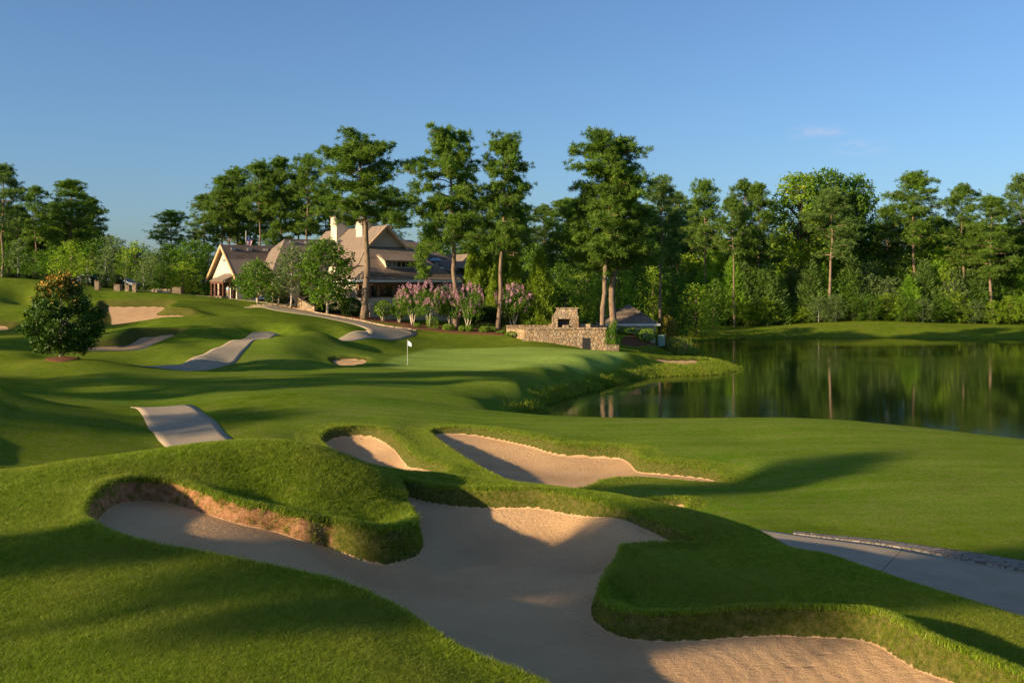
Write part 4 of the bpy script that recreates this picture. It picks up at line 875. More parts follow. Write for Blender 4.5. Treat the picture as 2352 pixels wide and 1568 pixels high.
r2.q([(3.3,0,PED),(3.3,8,PED),(5.7,8,BRK),(5.7,-4.2,BRK)]); r2.q([(5.7,-4.2,BRK),(5.7,8,BRK),(ar,8,EAV),(ar,bf,EAV)])
porch_roof = r2.build('porch_roof', ROOF, club)
fm = MB()
fm.box(al-.06, ar+.06, bf-.07, bf+.05, EAV-.36-OZ, EAV-.07-OZ)
fm.build('eave_fascia', WHITE, porch_roof)
f2 = HB_(); f2.q([(al-.05, bf, EAV-.02),(al+.1, bf, EAV-.02),(-6.5, 3, EAV-.02),(-6.65, 3, EAV-.02)], .34); f2.build('eave_fascia', WHITE, porch_roof)
pd = MB(); pd.add([(-2.75,.0,PED-OZ),(2.9,.0,PED-OZ),(0,.0,RID-.35-OZ),(-2.75,.6,PED-OZ),(2.9,.6,PED-OZ),(0,.6,RID-.35-OZ)], [(0,1,2),(3,5,4),(0,3,4,1),(1,4,5,2),(2,5,3,0)])
gab = pd.build('gable_wall', TAN, club)
rk = MB()
for s_, e in ((-1, (-3.15, PED-.2)), (1, (3.45, PED-.4))):
    x1, z1 = e; rk.add([(0,-.45,RID+.02-OZ),(0,-.45,RID-.42-OZ),(x1,-.45,z1-.35-OZ),(x1,-.45,z1+.03-OZ),(0,-.30,RID+.02-OZ),(0,-.30,RID-.42-OZ),(x1,-.30,z1-.35-OZ),(x1,-.30,z1+.03-OZ)], [(0,1,2,3),(7,6,5,4),(0,4,5,1),(1,5,6,2),(2,6,7,3),(3,7,4,0)])
rk.build('rake_trim', TRIM, gab)
# front dormer
dr = HB_(); dr.q([(-2.75,-5.0,11.93),(2.75,-5.0,11.93),(1.7,-1.5,12.92),(-2.0,-1.5,12.92)], .14); dorm = dr.build('dormer', ROOF, club)
dw = MB(); dw.box(-2.2, 2.2, -4.45, -1.8, 10.9-OZ, 11.80-OZ); dw.build('dormer_wall', TAN, dorm)
dk = MB(); dk.add([(-2.75,-5.0,11.8-OZ),(-2.55,-5.0,11.1-OZ),(-2.3,-4.4,10.95-OZ),(-2.3,-1.6,12.75-OZ),(-2.65,-5.0,11.8-OZ),(-2.45,-5.0,11.1-OZ),(-2.2,-4.4,10.95-OZ),(-2.2,-1.6,12.75-OZ)], [(0,1,2,3),(7,6,5,4),(0,4,5,1),(1,5,6,2),(2,6,7,3),(3,7,4,0)]); dk.build('dormer_cheek', CREAM, dorm)
for i in range(6):
    a0 = -1.95+i*.66; w1 = MB(); w1.box(a0, a0+.48, -4.49, -4.40, 11.14-OZ, 11.70-OZ); w1.build('window', GLASS, dorm)
sd = HB_(); sd.q([(-6.6,2.2,11.5),(-6.6,5.0,11.5),(-4.1,5.0,12.35),(-4.1,2.2,12.35)], .12); sdo = sd.build('dormer', ROOF, club); MB().box(-6.1, -4.2, 2.5, 4.7, 9.8-OZ, 11.45-OZ).build('dormer_wall', CREAM, sdo)
# chimneys
def chimney(pxl, pxr, b, ytop, zb):
    a0, a1 = a_of(pxl+5, b), a_of(pxr, b); zt = z_of(ytop, a0, b)+OZ
    c = MB(); c.box(a0, a1, b, b+1.9, zb-OZ, zt-1.5-OZ); c.box(a0-.08, a1+.08, b-.08, b+1.98, zt-1.5-OZ, zt-1.35-OZ); c.box(a0-.02, a1+.02, b-.02, b+1.92, zt-1.35-OZ, zt-.35-OZ); c.box(a0-.14, a1+.14, b-.14, b+2.04, zt-.35-OZ, zt-.2-OZ)
    co = c.build('chimney', CREAM, club)
    k = MB(); k.box(a0-.05, a1+.05, b-.05, b+1.95, zt-.2-OZ, zt+.08-OZ)
    for j in range(4): k.tube([(a0+.3+j*(a1-a0-.6)/3, b+.3, zt+.08-OZ), (a0+.3+j*(a1-a0-.6)/3, b+.3, zt+.3-OZ)], .07, 6)
    k.build('chimney_cap', METAL, co)
    for a_ in (a0+(a1-a0)*.25, a0+(a1-a0)*.72): MB().box(a_-.02-(a1-a0)*.18, a_+(a1-a0)*.18, b-.045, b-.02, zt-1.2-OZ, zt-.5-OZ).build('panel', TAN, co)
chimney(768, 808, 11.5, 492, 14); chimney(827, 866, 4.2, 499, 13)
# wing with the entrance gable, and the hipped block between
def gable_roof(a0, a1, b0, b1, ze, zr, hipL=0, hipR=0, name='roof'):
    m = HB_(); bm = (b0+b1)/2
    m.q([(a0,b0,ze),(a1,b0,ze),(a1-hipR,bm,zr),(a0+hipL,bm,zr)]); m.q([(a0,b1,ze),(a0+hipL,bm,zr),(a1-hipR,bm,zr),(a1,b1,ze)])
    if hipL: m.q([(a0,b1,ze),(a0,b0,ze),(a0+hipL,bm,zr)])
    if hipR: m.q([(a1,b0,ze),(a1,b1,ze),(a1-hipR,bm,zr)])
    return m.build(name, ROOF, club)
wa = gable_roof(-17.5, -6, 9.1, 20.7, 9.70, 14.25); wb = gable_roof(-14.2, 3, 5.4, 18.6, 9.75, 15.15, hipL=4.8)
gw = MB(); gw.add([(-16.9,9.7,3.0-OZ),(-16.9,20.1,3.0-OZ),(-16.9,20.1,9.8-OZ),(-16.9,14.9,13.95-OZ),(-16.9,9.7,9.8-OZ),(-16.3,9.7,3.0-OZ),(-16.3,20.1,3.0-OZ),(-16.3,20.1,9.8-OZ),(-16.3,14.9,13.95-OZ),(-16.3,9.7,9.8-OZ)],
    [(0,4,3,2,1),(5,6,7,8,9),(0,1,6,5),(0,5,9,4),(1,2,7,6),(2,3,8,7),(3,4,9,8)])
gwo = gw.build('gable_wall', CREAM, club)
rk = MB()
for b1 in (9.05, 20.75):
    rk.add([(-17.58,14.9,14.28-OZ),(-17.58,14.9,13.85-OZ),(-17.58,b1,9.30-OZ),(-17.58,b1,9.73-OZ),(-17.42,14.9,14.28-OZ),(-17.42,14.9,13.85-OZ),(-17.42,b1,9.30-OZ),(-17.42,b1,9.73-OZ)], [(0,1,2,3),(7,6,5,4),(0,4,5,1),(1,5,6,2),(2,6,7,3),(3,7,4,0)])
rk.build('rake_trim', TRIM, gwo)
MB().box(-17.05, -16.9, 14.2, 15.4, 12.05-OZ, 12.2-OZ).build('lamp', IRON, gwo)
bx(-16.3, -5, 9.7, 10.1, 3, 9.75).build('wall', CREAM, club); bx(-13.4, -5, 6.3, 6.7, 3, 9.8).build('wall', CREAM, club); bx(-5.2, -4.9, -2.0, 6.3, 3, 9.6).build('wall', TAN, club)
for a0 in (-15.6, -12.4, -9.6, -7.4): MB().box(a0, a0+1.2, 6.22 if a0 > -13 else 9.62, 6.32 if a0 > -13 else 9.72, 7.2-OZ, 9.0-OZ).build('window', GLASS, club)
for b0 in (11.0, 13.2, 15.6): 
    wf = MB(); wf.box(-17.0, -16.88, b0-.12, b0+1.22, 6.6-OZ, 9.05-OZ); wfo = wf.build('window', WOOD, club); MB().box(-17.04, -16.98, b0, b0+1.1, 6.75-OZ, 8.95-OZ).build('pane', GLASS, wfo)
# entrance porch
ep = HB_(); ep.q([(-19.0,15.0,9.32),(-19.0,9.6,9.32),(-16.9,9.6,10.3),(-16.9,15.0,10.3)], .16); epo = ep.build('entrance_canopy', ROOF, club)
MB().box(-18.9, -18.6, 9.7, 14.9, 8.9-OZ, 9.2-OZ).build('beam', WOOD, epo)
for b0, a0 in ((9.95,-18.7),(11.4,-18.7),(13.1,-18.7),(14.65,-18.7),(9.95,-17.3)):
    MB().box(a0-.16, a0+.16, b0-.16, b0+.16, 5.8-OZ, 8.9-OZ).build('post', WOOD, epo)
for b0 in (9.95, 11.4, 14.65): MB().box(-19.2, -18.3, b0-.45, b0+.45, 5.6-OZ, 7.25-OZ).build('stone_base', STONES, epo)
# veranda
DECK = 7.12
bx(al+.35, ar-.3, bf+.35, -2.2, DECK-.25, DECK).build('veranda_floor', TAN, club)
bx(al+.3, ar-.2, bf+.3, bf+.6, 3.0, DECK-.02).build('veranda_wall', CREAM, club); bx(al+.3, al+.6, bf+.6, 3, 3.0, DECK-.02).build('veranda_wall', CREAM, club)
bx(al+.6, ar-.4, bf+.55, bf+.8, EAV-.75, EAV-.38).build('beam', TIMB, club); bx(al+.45, al+.7, bf+.8, 2.5, EAV-.75, EAV-.38).build('beam', TIMB, club)
bx(al+.8, ar-.4, -2.2, -1.9, DECK, 10.4).build('wall', TAN, club); bx(al+1.9, al+2.1, -1.9, 6.3, DECK, 10.2).build('wall', TAN, club)
bx(ar-.45, ar-.2, -2.2, 8, 3, 10.0).build('wall', TAN, club)
bx(al+.2, ar-.2, bf+.4, -2.2, EAV-.25, EAV-.15).build('veranda_ceiling', TIMB, club)
for px in (850, 913.5, 975.5, 1035.6):
    a0 = a_of(px, bf+.5); MB().box(a0-.16, a0+.16, bf+.42, bf+.74, DECK-OZ, EAV-.7-OZ).build('post', TIMB, club)
for b0 in (-2.4, 1.6): MB().box(al+.42, al+.74, b0, b0+.3, DECK-OZ, EAV-.7-OZ).build('post', TIMB, club)
rl = MB(); rl.box(al+.4, ar-.3, bf+.36, bf+.41, DECK+.98-OZ, DECK+1.03-OZ); rl.box(al+.4, ar-.3, bf+.36, bf+.41, DECK+.1-OZ, DECK+.14-OZ); rl.box(al+.36, al+.41, bf+.4, 2.6, DECK+.98-OZ, DECK+1.03-OZ)
for a0 in np.arange(al+.4, ar-.3, .16): rl.box(a0, a0+.03, bf+.37, bf+.40, DECK+.1-OZ, DECK+1.0-OZ)
for b0 in np.arange(bf+.4, 2.6, .16): rl.box(al+.37, al+.40, b0, b0+.03, DECK+.1-OZ, DECK+1.0-OZ)
rl.build('railing', IRON, club)
for a0, w_ in ((-4.3,1.7),(-1.9,1.5),(.9,2.0),(3.6,1.7),(5.9,1.2)):
    wo = MB().box(a0-.1, a0+w_+.1, -2.27, -2.18, DECK+.05-OZ, DECK+2.25-OZ).build('window', WOOD, club); MB().box(a0, a0+w_, -2.30, -2.25, DECK+.15-OZ, DECK+2.15-OZ).build('pane', GLASS, wo)
for a0 in np.arange(al+1.5, ar-.5, 2.1):
    MB().ball((a0, bf+1.6, EAV-.29-OZ), (.12, .12, .06), 8, 5).build('ceiling_light', WHITE, club)
# right-hand service wing
we = gable_roof(2.5, 17.5, 4.5, 17, 10.8, 15.4, hipR=7.5, hipL=0); bx(3, 17, 5, 16.5, 3, 10.75).build('wall', TAN, club)
g2 = HB_(); g2.q([(14.2,2.0,11.2),(16.4,2.0,13.3),(16.4,11,13.3),(14.2,11,11.2)]); g2.q([(16.4,2.0,13.3),(18.6,2.0,11.2),(18.6,11,11.2),(16.4,11,13.3)]); g2.build('roof', ROOF, club)
g3 = MB(); g3.add([(14.5,2.4,3-OZ),(18.3,2.4,3-OZ),(18.3,2.4,11.3-OZ),(16.4,2.4,13.1-OZ),(14.5,2.4,11.3-OZ),(14.5,2.9,3-OZ),(18.3,2.9,3-OZ),(18.3,2.9,11.3-OZ),(16.4,2.9,13.1-OZ),(14.5,2.9,11.3-OZ)], [(0,1,2,3,4),(9,8,7,6,5),(0,5,6,1),(1,6,7,2),(2,7,8,3),(3,8,9,4),(4,9,5,0)]); g3.build('gable_wall', CREAM, club)
bx(8.2, 14.5, 3.6, 4.1, 3, 10.2).build('wall', TAN, club)
a0 = a_of(1005, 5); vd = MB().tube([(a0,5.5,10.8-OZ),(a0,5.5,12.1-OZ)], .45, 10); vd.tube([(a0,5.5,12.1-OZ),(a0,5.5,12.25-OZ),(a0,5.5,12.65-OZ)], [.95,1.0,.4], 12); vd.box(a0-1, a0+1, 4.9, 6.3, 10.4-OZ, 11.3-OZ); vd.build('roof_vent', METAL, club)
for px, b0, zz in ((452+113, 12.6, 12.2),(452+161, 12.6, 12.2),(431.3+455*.229, 14, 13.55),(431.3+618*.229, 14, 13.55),(431.3+780*.229, 14, 13.55),(431.3+1040*.229, 11.3, 14.6),(431.3+1195*.229, 11.3, 14.6))[2:]:
    a0 = a_of(px, b0); MB().box(a0-.28, a0+.28, b0-.3, b0+.3, zz-.1-OZ, zz+.28-OZ).build('roof_vent', METAL, club)
a0 = a_of(778, 10.0); ds = MB(); ds.tube([(a0,10,13.4-OZ),(a0,9.8,14.6-OZ)], .05, 6); ds.ball((a0, 9.6, 14.7-OZ), (.5, .16, .45), 10, 6); ds.build('satellite_dish', METAL, club)
# mast between the chimneys
am = a_of(823, 8); ms = MB().tube([(am,8,16.5-OZ),(am,8,18.4-OZ)], .035, 5)
for k in (-.3, .3): ms.tube([(am+k,8,16.5-OZ),(am,8,17.3-OZ)], .02, 4)
ms.build('antenna', METAL, club)

# ------------------------------------------------------------------ flagpole behind the roof
xf, yf = (565-1176)/F*165, 165.
fp = empty('flagpole', (xf, yf, 6), 0, 'white flagpole with a hanging striped flag behind the clubhouse wing roof', 'flagpole')
MB().tube([(0,0,0),(0,0,3+(650-530)/F*165)], [.11,.05], 8).build('pole', WHITE, fp)
FLAGM = NM('striped_flag', .8, .2); sx = FLAGM.new('ShaderNodeSeparateXYZ'); FLAGM.link(FLAGM.tc.outputs['Object'], sx.inputs[0])
st = FLAGM.math('GREATER_THAN', FLAGM.math('FRACT', FLAGM.math('MULTIPLY', FLAGM.math('ADD', sx.outputs[0], FLAGM.math('MULTIPLY', sx.outputs[2], .25)), 5.2)), .5)
cn = FLAGM.math('MULTIPLY', FLAGM.math('GREATER_THAN', sx.outputs[2], 9.9), FLAGM.math('LESS_THAN', sx.outputs[0], .75))
FLAGM.color(FLAGM.mix(cn, FLAGM.mix(st, (.75, .72, .70), (.50, .03, .04)), (.03, .05, .18)))
fV = []; 
for i in range(9):
    for j in range(6): u_ = j/5; v_ = i/8; fV.append((.06+u_*.95*(1-.25*v_), .12*math.sin(u_*9+v_*2), 10.75-v_*1.35-u_*.75*(1-v_*.3)))
flag_f = np.array([(i*6+j, (i+1)*6+j, (i+1)*6+j+1, i*6+j+1) for i in range(8) for j in range(5)])
mesh_np('flag', fV, flag_f, FLAGM.m, parent=fp, smooth=True)
# flagstick on the green
x, y, z = at(936, 840, 85); z = gz(x, y); fs = empty('flagstick', (x, y, z), 0, 'white flag on a thin stick in the putting green', 'flagstick')
MB().tube([(0,0,0),(0,0,2.15)], .018, 6).build('pole', WHITE, fs)
fV = [(.02+u_*.34, .05*math.sin(u_*6)*u_, 2.12-v_*.45*(1-u_*.35)-u_*.28) for v_ in np.linspace(0, 1, 5) for u_ in np.linspace(0, 1, 6)]
mesh_np('flag', fV, np.array([(i*6+j, (i+1)*6+j, (i+1)*6+j+1, i*6+j+1) for i in range(4) for j in range(5)]), NM('white_cloth', .9, .1).color((.85, .85, .85)).m, parent=fs, smooth=True)

# ------------------------------------------------------------------ stone terrace, fireplace, pump house
def pxbox(m, x0, x1, y0, y1, Y, dep, below=0):
    """box whose front face fills picture rectangle x0..x1, y0..y1 at depth Y"""
    a, b = at(x0, y1, Y), at(x1, y0, Y); return m.box(a[0], b[0], Y, Y+dep, a[2]-below, b[2])
def local(m, o):
    m.V = [v-np.array(o) for v in m.V]; return m
W = empty('terrace_wall', (6, 114, 1.5), 0, 'long fieldstone retaining wall of the terrace above the green', 'stone wall'); o = (6, 114, 1.5)
m = MB(); pxbox(m, 1204, 1391, 755.5, 812, 114, .9, 1); pxbox(m, 1200, 1393, 777, 815, 113.75, .24, 1); local(m, o).build('wall', STONE, W)
m = MB(); pxbox(m, 1202, 1393, 752.8, 755.5, 113.85, 1.2); local(m, o).build('cap', CAPST, W)
m = MB(); a, b = at(1163, 757, 117), at(1204, 776, 114.2); m.prism([(a[0], a[1]), (b[0]+.2, b[1]), (b[0]+.5, b[1]+.8), (a[0]+.3, a[1]+.8)], b[2]-1.5, at(0, 754.2, 117)[2]); local(m, o).build('wall', STONE, W)
m = MB(); pxbox(m, 1163, 1386, 748.5, 757, 119, .6, 1.5); local(m, o).build('wall', STONE, W)
m = MB(); pxbox(m, 1161, 1388, 747, 748.8, 118.9, .8); local(m, o).build('cap', CAPST, W)
m = MB(); pxbox(m, 1393.5, 1422, 792, 812, 112.6, 3.2, .8); local(m, o).build('pier', STONES, W)
m = MB(); c = at(1347, 787, 113.7); m.prism([(c[0]-.45, 113.72), (c[0]+.45, 113.72), (c[0]+.45, 113.80), (c[0]-.45, 113.80)], c[2]-.9, c[2]+.55); local(m, o).build('outlet', IRON, W)
m = MB(); pxbox(m, 1331, 1356, 744, 751, 117, .7, .4); local(m, o).build('side_wall', CAPST, W)
# outdoor fireplace
Yf = 116.5; c0 = at(1300, 749, Yf); fo = empty('outdoor_fireplace', c0, 0, 'big fieldstone outdoor fireplace with a flared chimney on the terrace', 'fireplace')
S_ = Yf/F; pz = lambda py: (749-py)*S_; pxx = lambda px: (px-1300)*S_
m = MB(); m.box(pxx(1269), pxx(1281), 0, 1.7, -.5, pz(727)); m.box(pxx(1309), pxx(1329), 0, 1.7, -.5, pz(727)); m.box(pxx(1281), pxx(1309), .9, 1.7, -.5, pz(727))
x0, x1, x2, x3 = pxx(1269), pxx(1329), pxx(1280), pxx(1327); z0, z1 = pz(732), pz(712)
m.add([(x0,-.05,z0),(x1,-.05,z0),(x1,1.75,z0),(x0,1.75,z0),(x2,.55,z1),(x3,.55,z1),(x3,1.6,z1),(x2,1.6,z1)], [(0,3,2,1),(4,5,6,7),(0,1,5,4),(1,2,6,5),(2,3,7,6),(3,0,4,7)])
m.box(x2, x3, .55, 1.6, z1-.02, pz(708.5)); m.build('stonework', STONE, fo)
MB().box(x2-.12, x3+.1, .45, 1.7, pz(708.5), pz(707)).build('cap', CAPST, fo)
MB().box(pxx(1281), pxx(1309), .82, .88, -.2, pz(733)).build('firebox', IRON, fo); MB().box(pxx(1292), pxx(1306), -.3, .7, -.4, .12).build('hearth', CAPST, fo)
m = MB(); m.box(pxx(1262), pxx(1269), .2, 1.4, -.5, pz(744)); m.build('side_bench', CAPST, fo)
# pump house
Yp = 129.; pc = at(1449, 770, Yp); ph = empty('pump_house', (pc[0], Yp+3, pc[2]), 0, 'small cream pump house with a brown pyramid roof by the water', 'pump house')
S_ = Yp/F; g = lambda px: (px-1449)*S_; h = lambda py: (770-py)*S_
m = MB(); m.box(g(1392), g(1506), -2.6, 3.2, -2.2, h(746.5)); m.build('wall', CREAM, ph)
m = MB(); E0 = [(g(1381), -3.3, h(744)), (g(1515), -3.3, h(744)), (g(1515), 3.9, h(744)), (g(1381), 3.9, h(744))]; ap = (g(1450), .3, h(699))
for i in range(4): m.slab([E0[i], E0[(i+1) % 4], ap], .15)
ro = m.build('roof', ROOF, ph)
m = MB(); m.box(g(1380), g(1516), -3.38, -3.28, h(748), h(743.3)); m.box(g(1515), g(1516.4), -3.28, 3.9, h(748), h(743.3)); m.box(g(1380), g(1381.2), -3.28, 3.9, h(748), h(743.3)); m.build('gutter', WHITE, ro)
MB().tube([(g(1500), -2.9, h(748)), (g(1500), -2.7, h(775))], .05, 6).build('downpipe', WHITE, ph)
MB().box(g(1400), g(1408), -2.66, -2.58, h(768), h(751)).build('door', TAN, ph)
m = MB(); a = at(1437, 806, 122); b = at(1518, 790, 128.5); m.prism([(a[0], a[1]), (b[0], b[1]), (b[0]+.2, b[1]+.6), (a[0], a[1]+.6)], -.3, at(0, 793, 124)[2]); lw = m.build('low_stone_wall', STONES); tag(lw, 'low rubble stone wall below the pump house', 'stone wall')
m = MB(); a = at(1519, 787, 127.5); m.box(a[0]-.42, a[0]+.42, a[1]-.3, a[1]+.3, a[2]-.4, a[2]+1.0); m.box(a[0]-.46, a[0]+.46, a[1]-.34, a[1]+.34, a[2]+.85, a[2]+.95)
tag(m.build('utility_box', TURQ), 'pale green utility box right of the pump house wall', 'utility box')
m = MB(); a = at(1574, 810, 127.3); m.tube([(a[0], a[1], .0), (a[0]+.06, a[1], .55), (a[0]+.10, a[1], 1.35)], [.13, .12, .10], 8); tag(m.build('wooden_post', TIMB), 'weathered wooden post leaning at the edge of the water', 'post')
a = at(1215, 735, 124); m = MB().box(a[0]-.8, a[0]+.8, a[1], a[1]+1.2, a[2]-1.4, a[2]+.7); m.box(a[0]-.85, a[0]+.85, a[1]-.05, a[1]+1.25, a[2]+.5, a[2]+.62); tag(m.build('electrical_cabinet', TURQ), 'blue-green electrical cabinet beside the single cypress', 'utility box')
# curved entrance wall of fieldstone
m = MB(); pts = [(681,121.5+5,677,703),(684,124.5,680,706),(693,123,689,707),(706,122,697,709),(722,121.5,704,710)]
for (p0, Y0, t0, b0), (p1, Y1, t1, b1) in zip(pts[:-1], pts[1:]):
    a, b = at(p0, b0, Y0), at(p1, b1, Y1); at0, at1 = at(p0, t0, Y0)[2], at(p1, t1, Y1)[2]
    m.add([(a[0],a[1],a[2]-1),(b[0],b[1],b[2]-1),(b[0],b[1],at1),(a[0],a[1],at0),(a[0]+.3,a[1]+.5,a[2]-1),(b[0]+.2,b[1]+.5,b[2]-1),(b[0]+.2,b[1]+.5,at1),(a[0]+.3,a[1]+.5,at0)], [(0,1,2,3),(7,6,5,4),(0,3,7,4),(1,5,6,2),(3,2,6,7),(0,4,5,1)])
tag(m.build('curved_stone_wall', STONE), 'curved fieldstone wall stepping down beside the clubhouse drive', 'stone wall')
# stone pillars above the far bunker
for px, py, Y, w_, hh, lab in ((224, 669, 126.5, .55, 1.0, 'leftmost short stone pillar above the far bunker'), (271, 669, 126.5, .75, .75, 'broad low stone pillar, second above the far bunker'), (293, 671, 126, .5, .75, 'small stone pillar, third above the far bunker'), (309.5, 672, 125.5, .5, 1.0, 'stone pillar at the right of the row above the far bunker')):
    a = at(px, py, Y); z = gz(a[0], a[1]); m = MB().box(a[0]-w_/2, a[0]+w_/2, a[1]-w_/2, a[1]+w_/2, z-.3, z+hh); m.box(a[0]-w_/2-.05, a[0]+w_/2+.05, a[1]-w_/2-.05, a[1]+w_/2+.05, z+hh, z+hh+.08); tag(m.build('stone_pillar', STONES), lab, 'pillar', 'stone pillars above the far bunker')
m = MB(); a = at(348, 671, 127); z = gz(a[0], a[1]); m.prism([(a[0], a[1]), (a[0]+2.2, a[1]+.6), (a[0]+2.2, a[1]+1.1), (a[0], a[1]+.6)], z-.4, z+.38); tag(m.build('low_stone_wall', CAPST), 'low flat-topped stone wall by the drive, left of the clubhouse', 'stone wall')
m = MB(); a = at(405, 675, 130); z = gz(a[0], a[1]); m.box(a[0]-.55, a[0]+.55, a[1], a[1]+.7, z-.4, z+.72); m.box(a[0]-.6, a[0]+.6, a[1]-.05, a[1]+.75, z+.72, z+.8); tag(m.build('stone_pillar', STONES), 'dark square stone pillar at the end of the drive', 'pillar')
ribbon('road', [((260,664,131),(262,660,134)),((400,672,131),(405,668,135)),((470,683,131),(478,679,136)),((540,687,131),(560,683,137)),((620,692,128),(640,688,134)),((690,700,125),(700,696,129))], CONC, label='grey drive passing the clubhouse entrance')
ribbon('kerb', [((400,667.5,139),(400,667,139.4)),((440,670,139),(441,669.5,139.4)),((480,673,138.5),(481,672.5,139)),((505,674,138),(506,673.5,138.4))], WHITE, lift=.16, n=3, skirt=.3, label='pale kerb of the drive left of the clubhouse')
ribbon('kerb', [((575,704.5,122.2),(577,704,122.5)),((662,714.3,122.6),(664,713.8,122.9)),((753,728.3,120.3),(755,727.8,120.6)),((822,739.3,118.3),(824,738.8,118.6)),((880,752.3,116.0),(882,751.8,116.3)),((956,757.6,116),(958,757,116.3))], CAPST, lift=.15, n=3, skirt=.3, label='pale stone kerb along the upper edge of the climbing cart path')

# mulch beds and the plants in them
patch('mulch_bed', [(615,696,122.5),(700,704,121.5),(760,714,120.5),(800,720,121.5),(800,715,124),(700,700,125),(640,694,125)], MULCH.m, 'mulch bed under the three trees before the clubhouse', lift=.06)
patch('mulch_bed', [(800,722,121.5),(850,731,120),(930,745,119),(945,748,118.5),(940,738,124),(880,722,126),(830,715,127)], MULCH.m, 'mulch bed below the veranda wall', lift=.06)
patch('mulch_bed', [(915,753,117.5),(1000,762,117),(1100,766,116.5),(1165,767,116.5),(1165,758,121),(1060,752,122),(960,745,122)], MULCH.m, 'mulch bed round the trunks of the tall pines', lift=.06)
patch('mulch_bed', [(1425,805,121.5),(1470,800,123),(1515,788,127),(1500,780,129),(1440,780,124.5)], MULCH.m, 'mulch slope in front of the pump house', lift=.06)
T1 = make_broad(91, 6, 2.5, .22, 26, 210, .24, LEAFA, bark=BARKL, trunk_r=.12); T2 = make_broad(92, 8, 2.2, .26, 26, 190, .22, LEAFG, bark=BARKL, trunk_r=.11); T3 = make_broad(93, 9, 3.2, .16, 34, 200, .27, LEAFA, bark=BARKL, trunk_r=.15)
pxput(T1, 593, 123.5, 594, 92, label='round dark green tree in front of the entrance wing'); pxput(T2, 668, 122.5, 556, 78, label='slender grey-green tree in front of the clubhouse roof'); pxput(T3, 752, 121.5, 546, 122, label='dense dark green tree, largest before the clubhouse')
pxput(T2, 640, 127, 612, 70, label='low spreading tree behind the slender grey-green tree')
MY = [make_myrtle(95), make_myrtle(96, stems=4)]
for i, (px, Y, yt, w_, lab) in enumerate([(948, 121, 662, 82, 'crape myrtle in pink bloom, leftmost, against the veranda wall'), (985, 119.5, 655, 88, 'crape myrtle in full pink bloom below the veranda posts'), (1035, 120.8, 662, 80, 'crape myrtle in pink bloom just left of the pine trunk'), (1075, 119, 662, 88, 'crape myrtle in pink bloom right of the drooping pine trunk'), (1180, 121, 664, 90, 'crape myrtle in pink bloom in front of the cypress screen')]):
    pxput(MY[i % 2], px, Y, yt, w_, label=lab, group='crape myrtles')
sm = make_myrtle(97, 3.2, 1.3, 4); sm.kind = 'small_tree'; sm.parts = sm.parts[:2]
pxput(sm, 1405, 113.6, 735, 42, label='small bushy tree with white stems at the end of the terrace wall')
for px, Y, yt, w_, k, lab in [(880, 121.5, 688, 44, 0, 'round clipped shrub against the cream veranda wall'), (917, 121.8, 694, 36, 0, 'clipped round shrub half hidden by the leftmost crape myrtle'), (993, 119, 726, 26, 2, 'square clipped box shrub under the crape myrtles'), (958, 118.8, 741, 18, 4, 'low round shrub at the foot of the crape myrtle stems'), (1030, 118.6, 743, 28, 4, 'low shrub left of the drooping pine trunk'),
      (1062, 118.3, 746, 18, 4, 'little round shrub right of the drooping pine trunk'), (1078, 118.2, 744, 20, 4, 'little round shrub beside the stone bench'), (1113, 118, 748, 26, 4, 'low round shrub left of the leaning pine trunk'), (1128, 118.4, 749, 22, 4, 'low shrub touching the leaning pine trunk'), (1152, 117.5, 757, 24, 4, 'small green mound of shrub right of the leaning pine'), (1177, 116, 759, 34, 4, 'low round shrub at the left end of the terrace wall'),
      (1440, 125.5, 750, 46, 1, 'bright green bush left of centre before the pump house'), (1482, 125, 752, 46, 1, 'bright green bush at the right front of the pump house'), (1408, 113.4, 778, 24, 4, 'round shrub on top of the stone pier')]:
    pxput(SH[k], px, Y, yt, w_, label=lab, cat='shrub', name='shrub')
RS = make_shrub(57, 2.6, 1.2, RSHRUB, ls=.16); pxput(RS, 1532, 130, 722, 42, label='tall reddish bronze shrub right of the pump house', cat='shrub', name='shrub')
for px, Y, yt, w_, lab in [(770, 126, 676, 60, 'dark shrub under the largest tree before the clubhouse'), (808, 123.5, 682, 48, 'dark shrub left of the tall pine trunk'), (720, 126, 680, 56, 'dark shrub inside the curved stone wall'), (635, 130, 672, 50, 'dark shrub by the parked carts'), (1120, 126, 700, 60, 'dark shrub below the cypress screen'), (1095, 127, 690, 50, 'dark shrub beside the service wing'), (1150, 126, 705, 50, 'dark shrub behind the leaning pine trunk'), (1232, 121, 735, 50, 'low leafy shrub at the foot of the single cypress'), (1350, 123, 735, 40, 'leafy shrub behind the terrace corner')]:
    pxput(SH[3], px, Y, yt, w_, label=lab, cat='shrub', name='shrub')
def reeds(x, y, R, H, n, label, kind='reeds'):
    r = np.random.default_rng(int(x*10) % 999); px_ = r.normal(0, R*.5, n); py_ = r.normal(0, R*.35, n); z0 = gz(x, y)
    Dr = unit(np.stack([r.normal(0, .28, n)+px_*.18, r.normal(0, .28, n), np.ones(n)], -1)); V = leaf_quads(np.stack([px_, py_, np.full(n, -.1)], -1), Dr, H*r.uniform(.5, 1.1, n), .045, r, .2)
    o = crown_obj(kind, V, REEDM, r); COL.objects.link(o); o.location = (x, y, z0); tag(o, label, 'grass clump'); return o
a = at(1553, 800, 128); reeds(a[0], a[1], 1.3, 2.1, 1500, 'tall clump of reeds by the water, right of the pump house')
for px, Y, lab in ((1115, 122, 'tuft of ornamental grass beside the leaning pine'), (1215, 118.5, 'ornamental grass behind the left end of the terrace wall'), (1245, 118.5, 'ornamental grass behind the terrace wall'), (1175, 120, 'ornamental grass in front of the crape myrtle')):
    a = at(px, 750, Y); reeds(a[0], a[1], 1.2, .95, 500, lab, 'ornamental_grass')

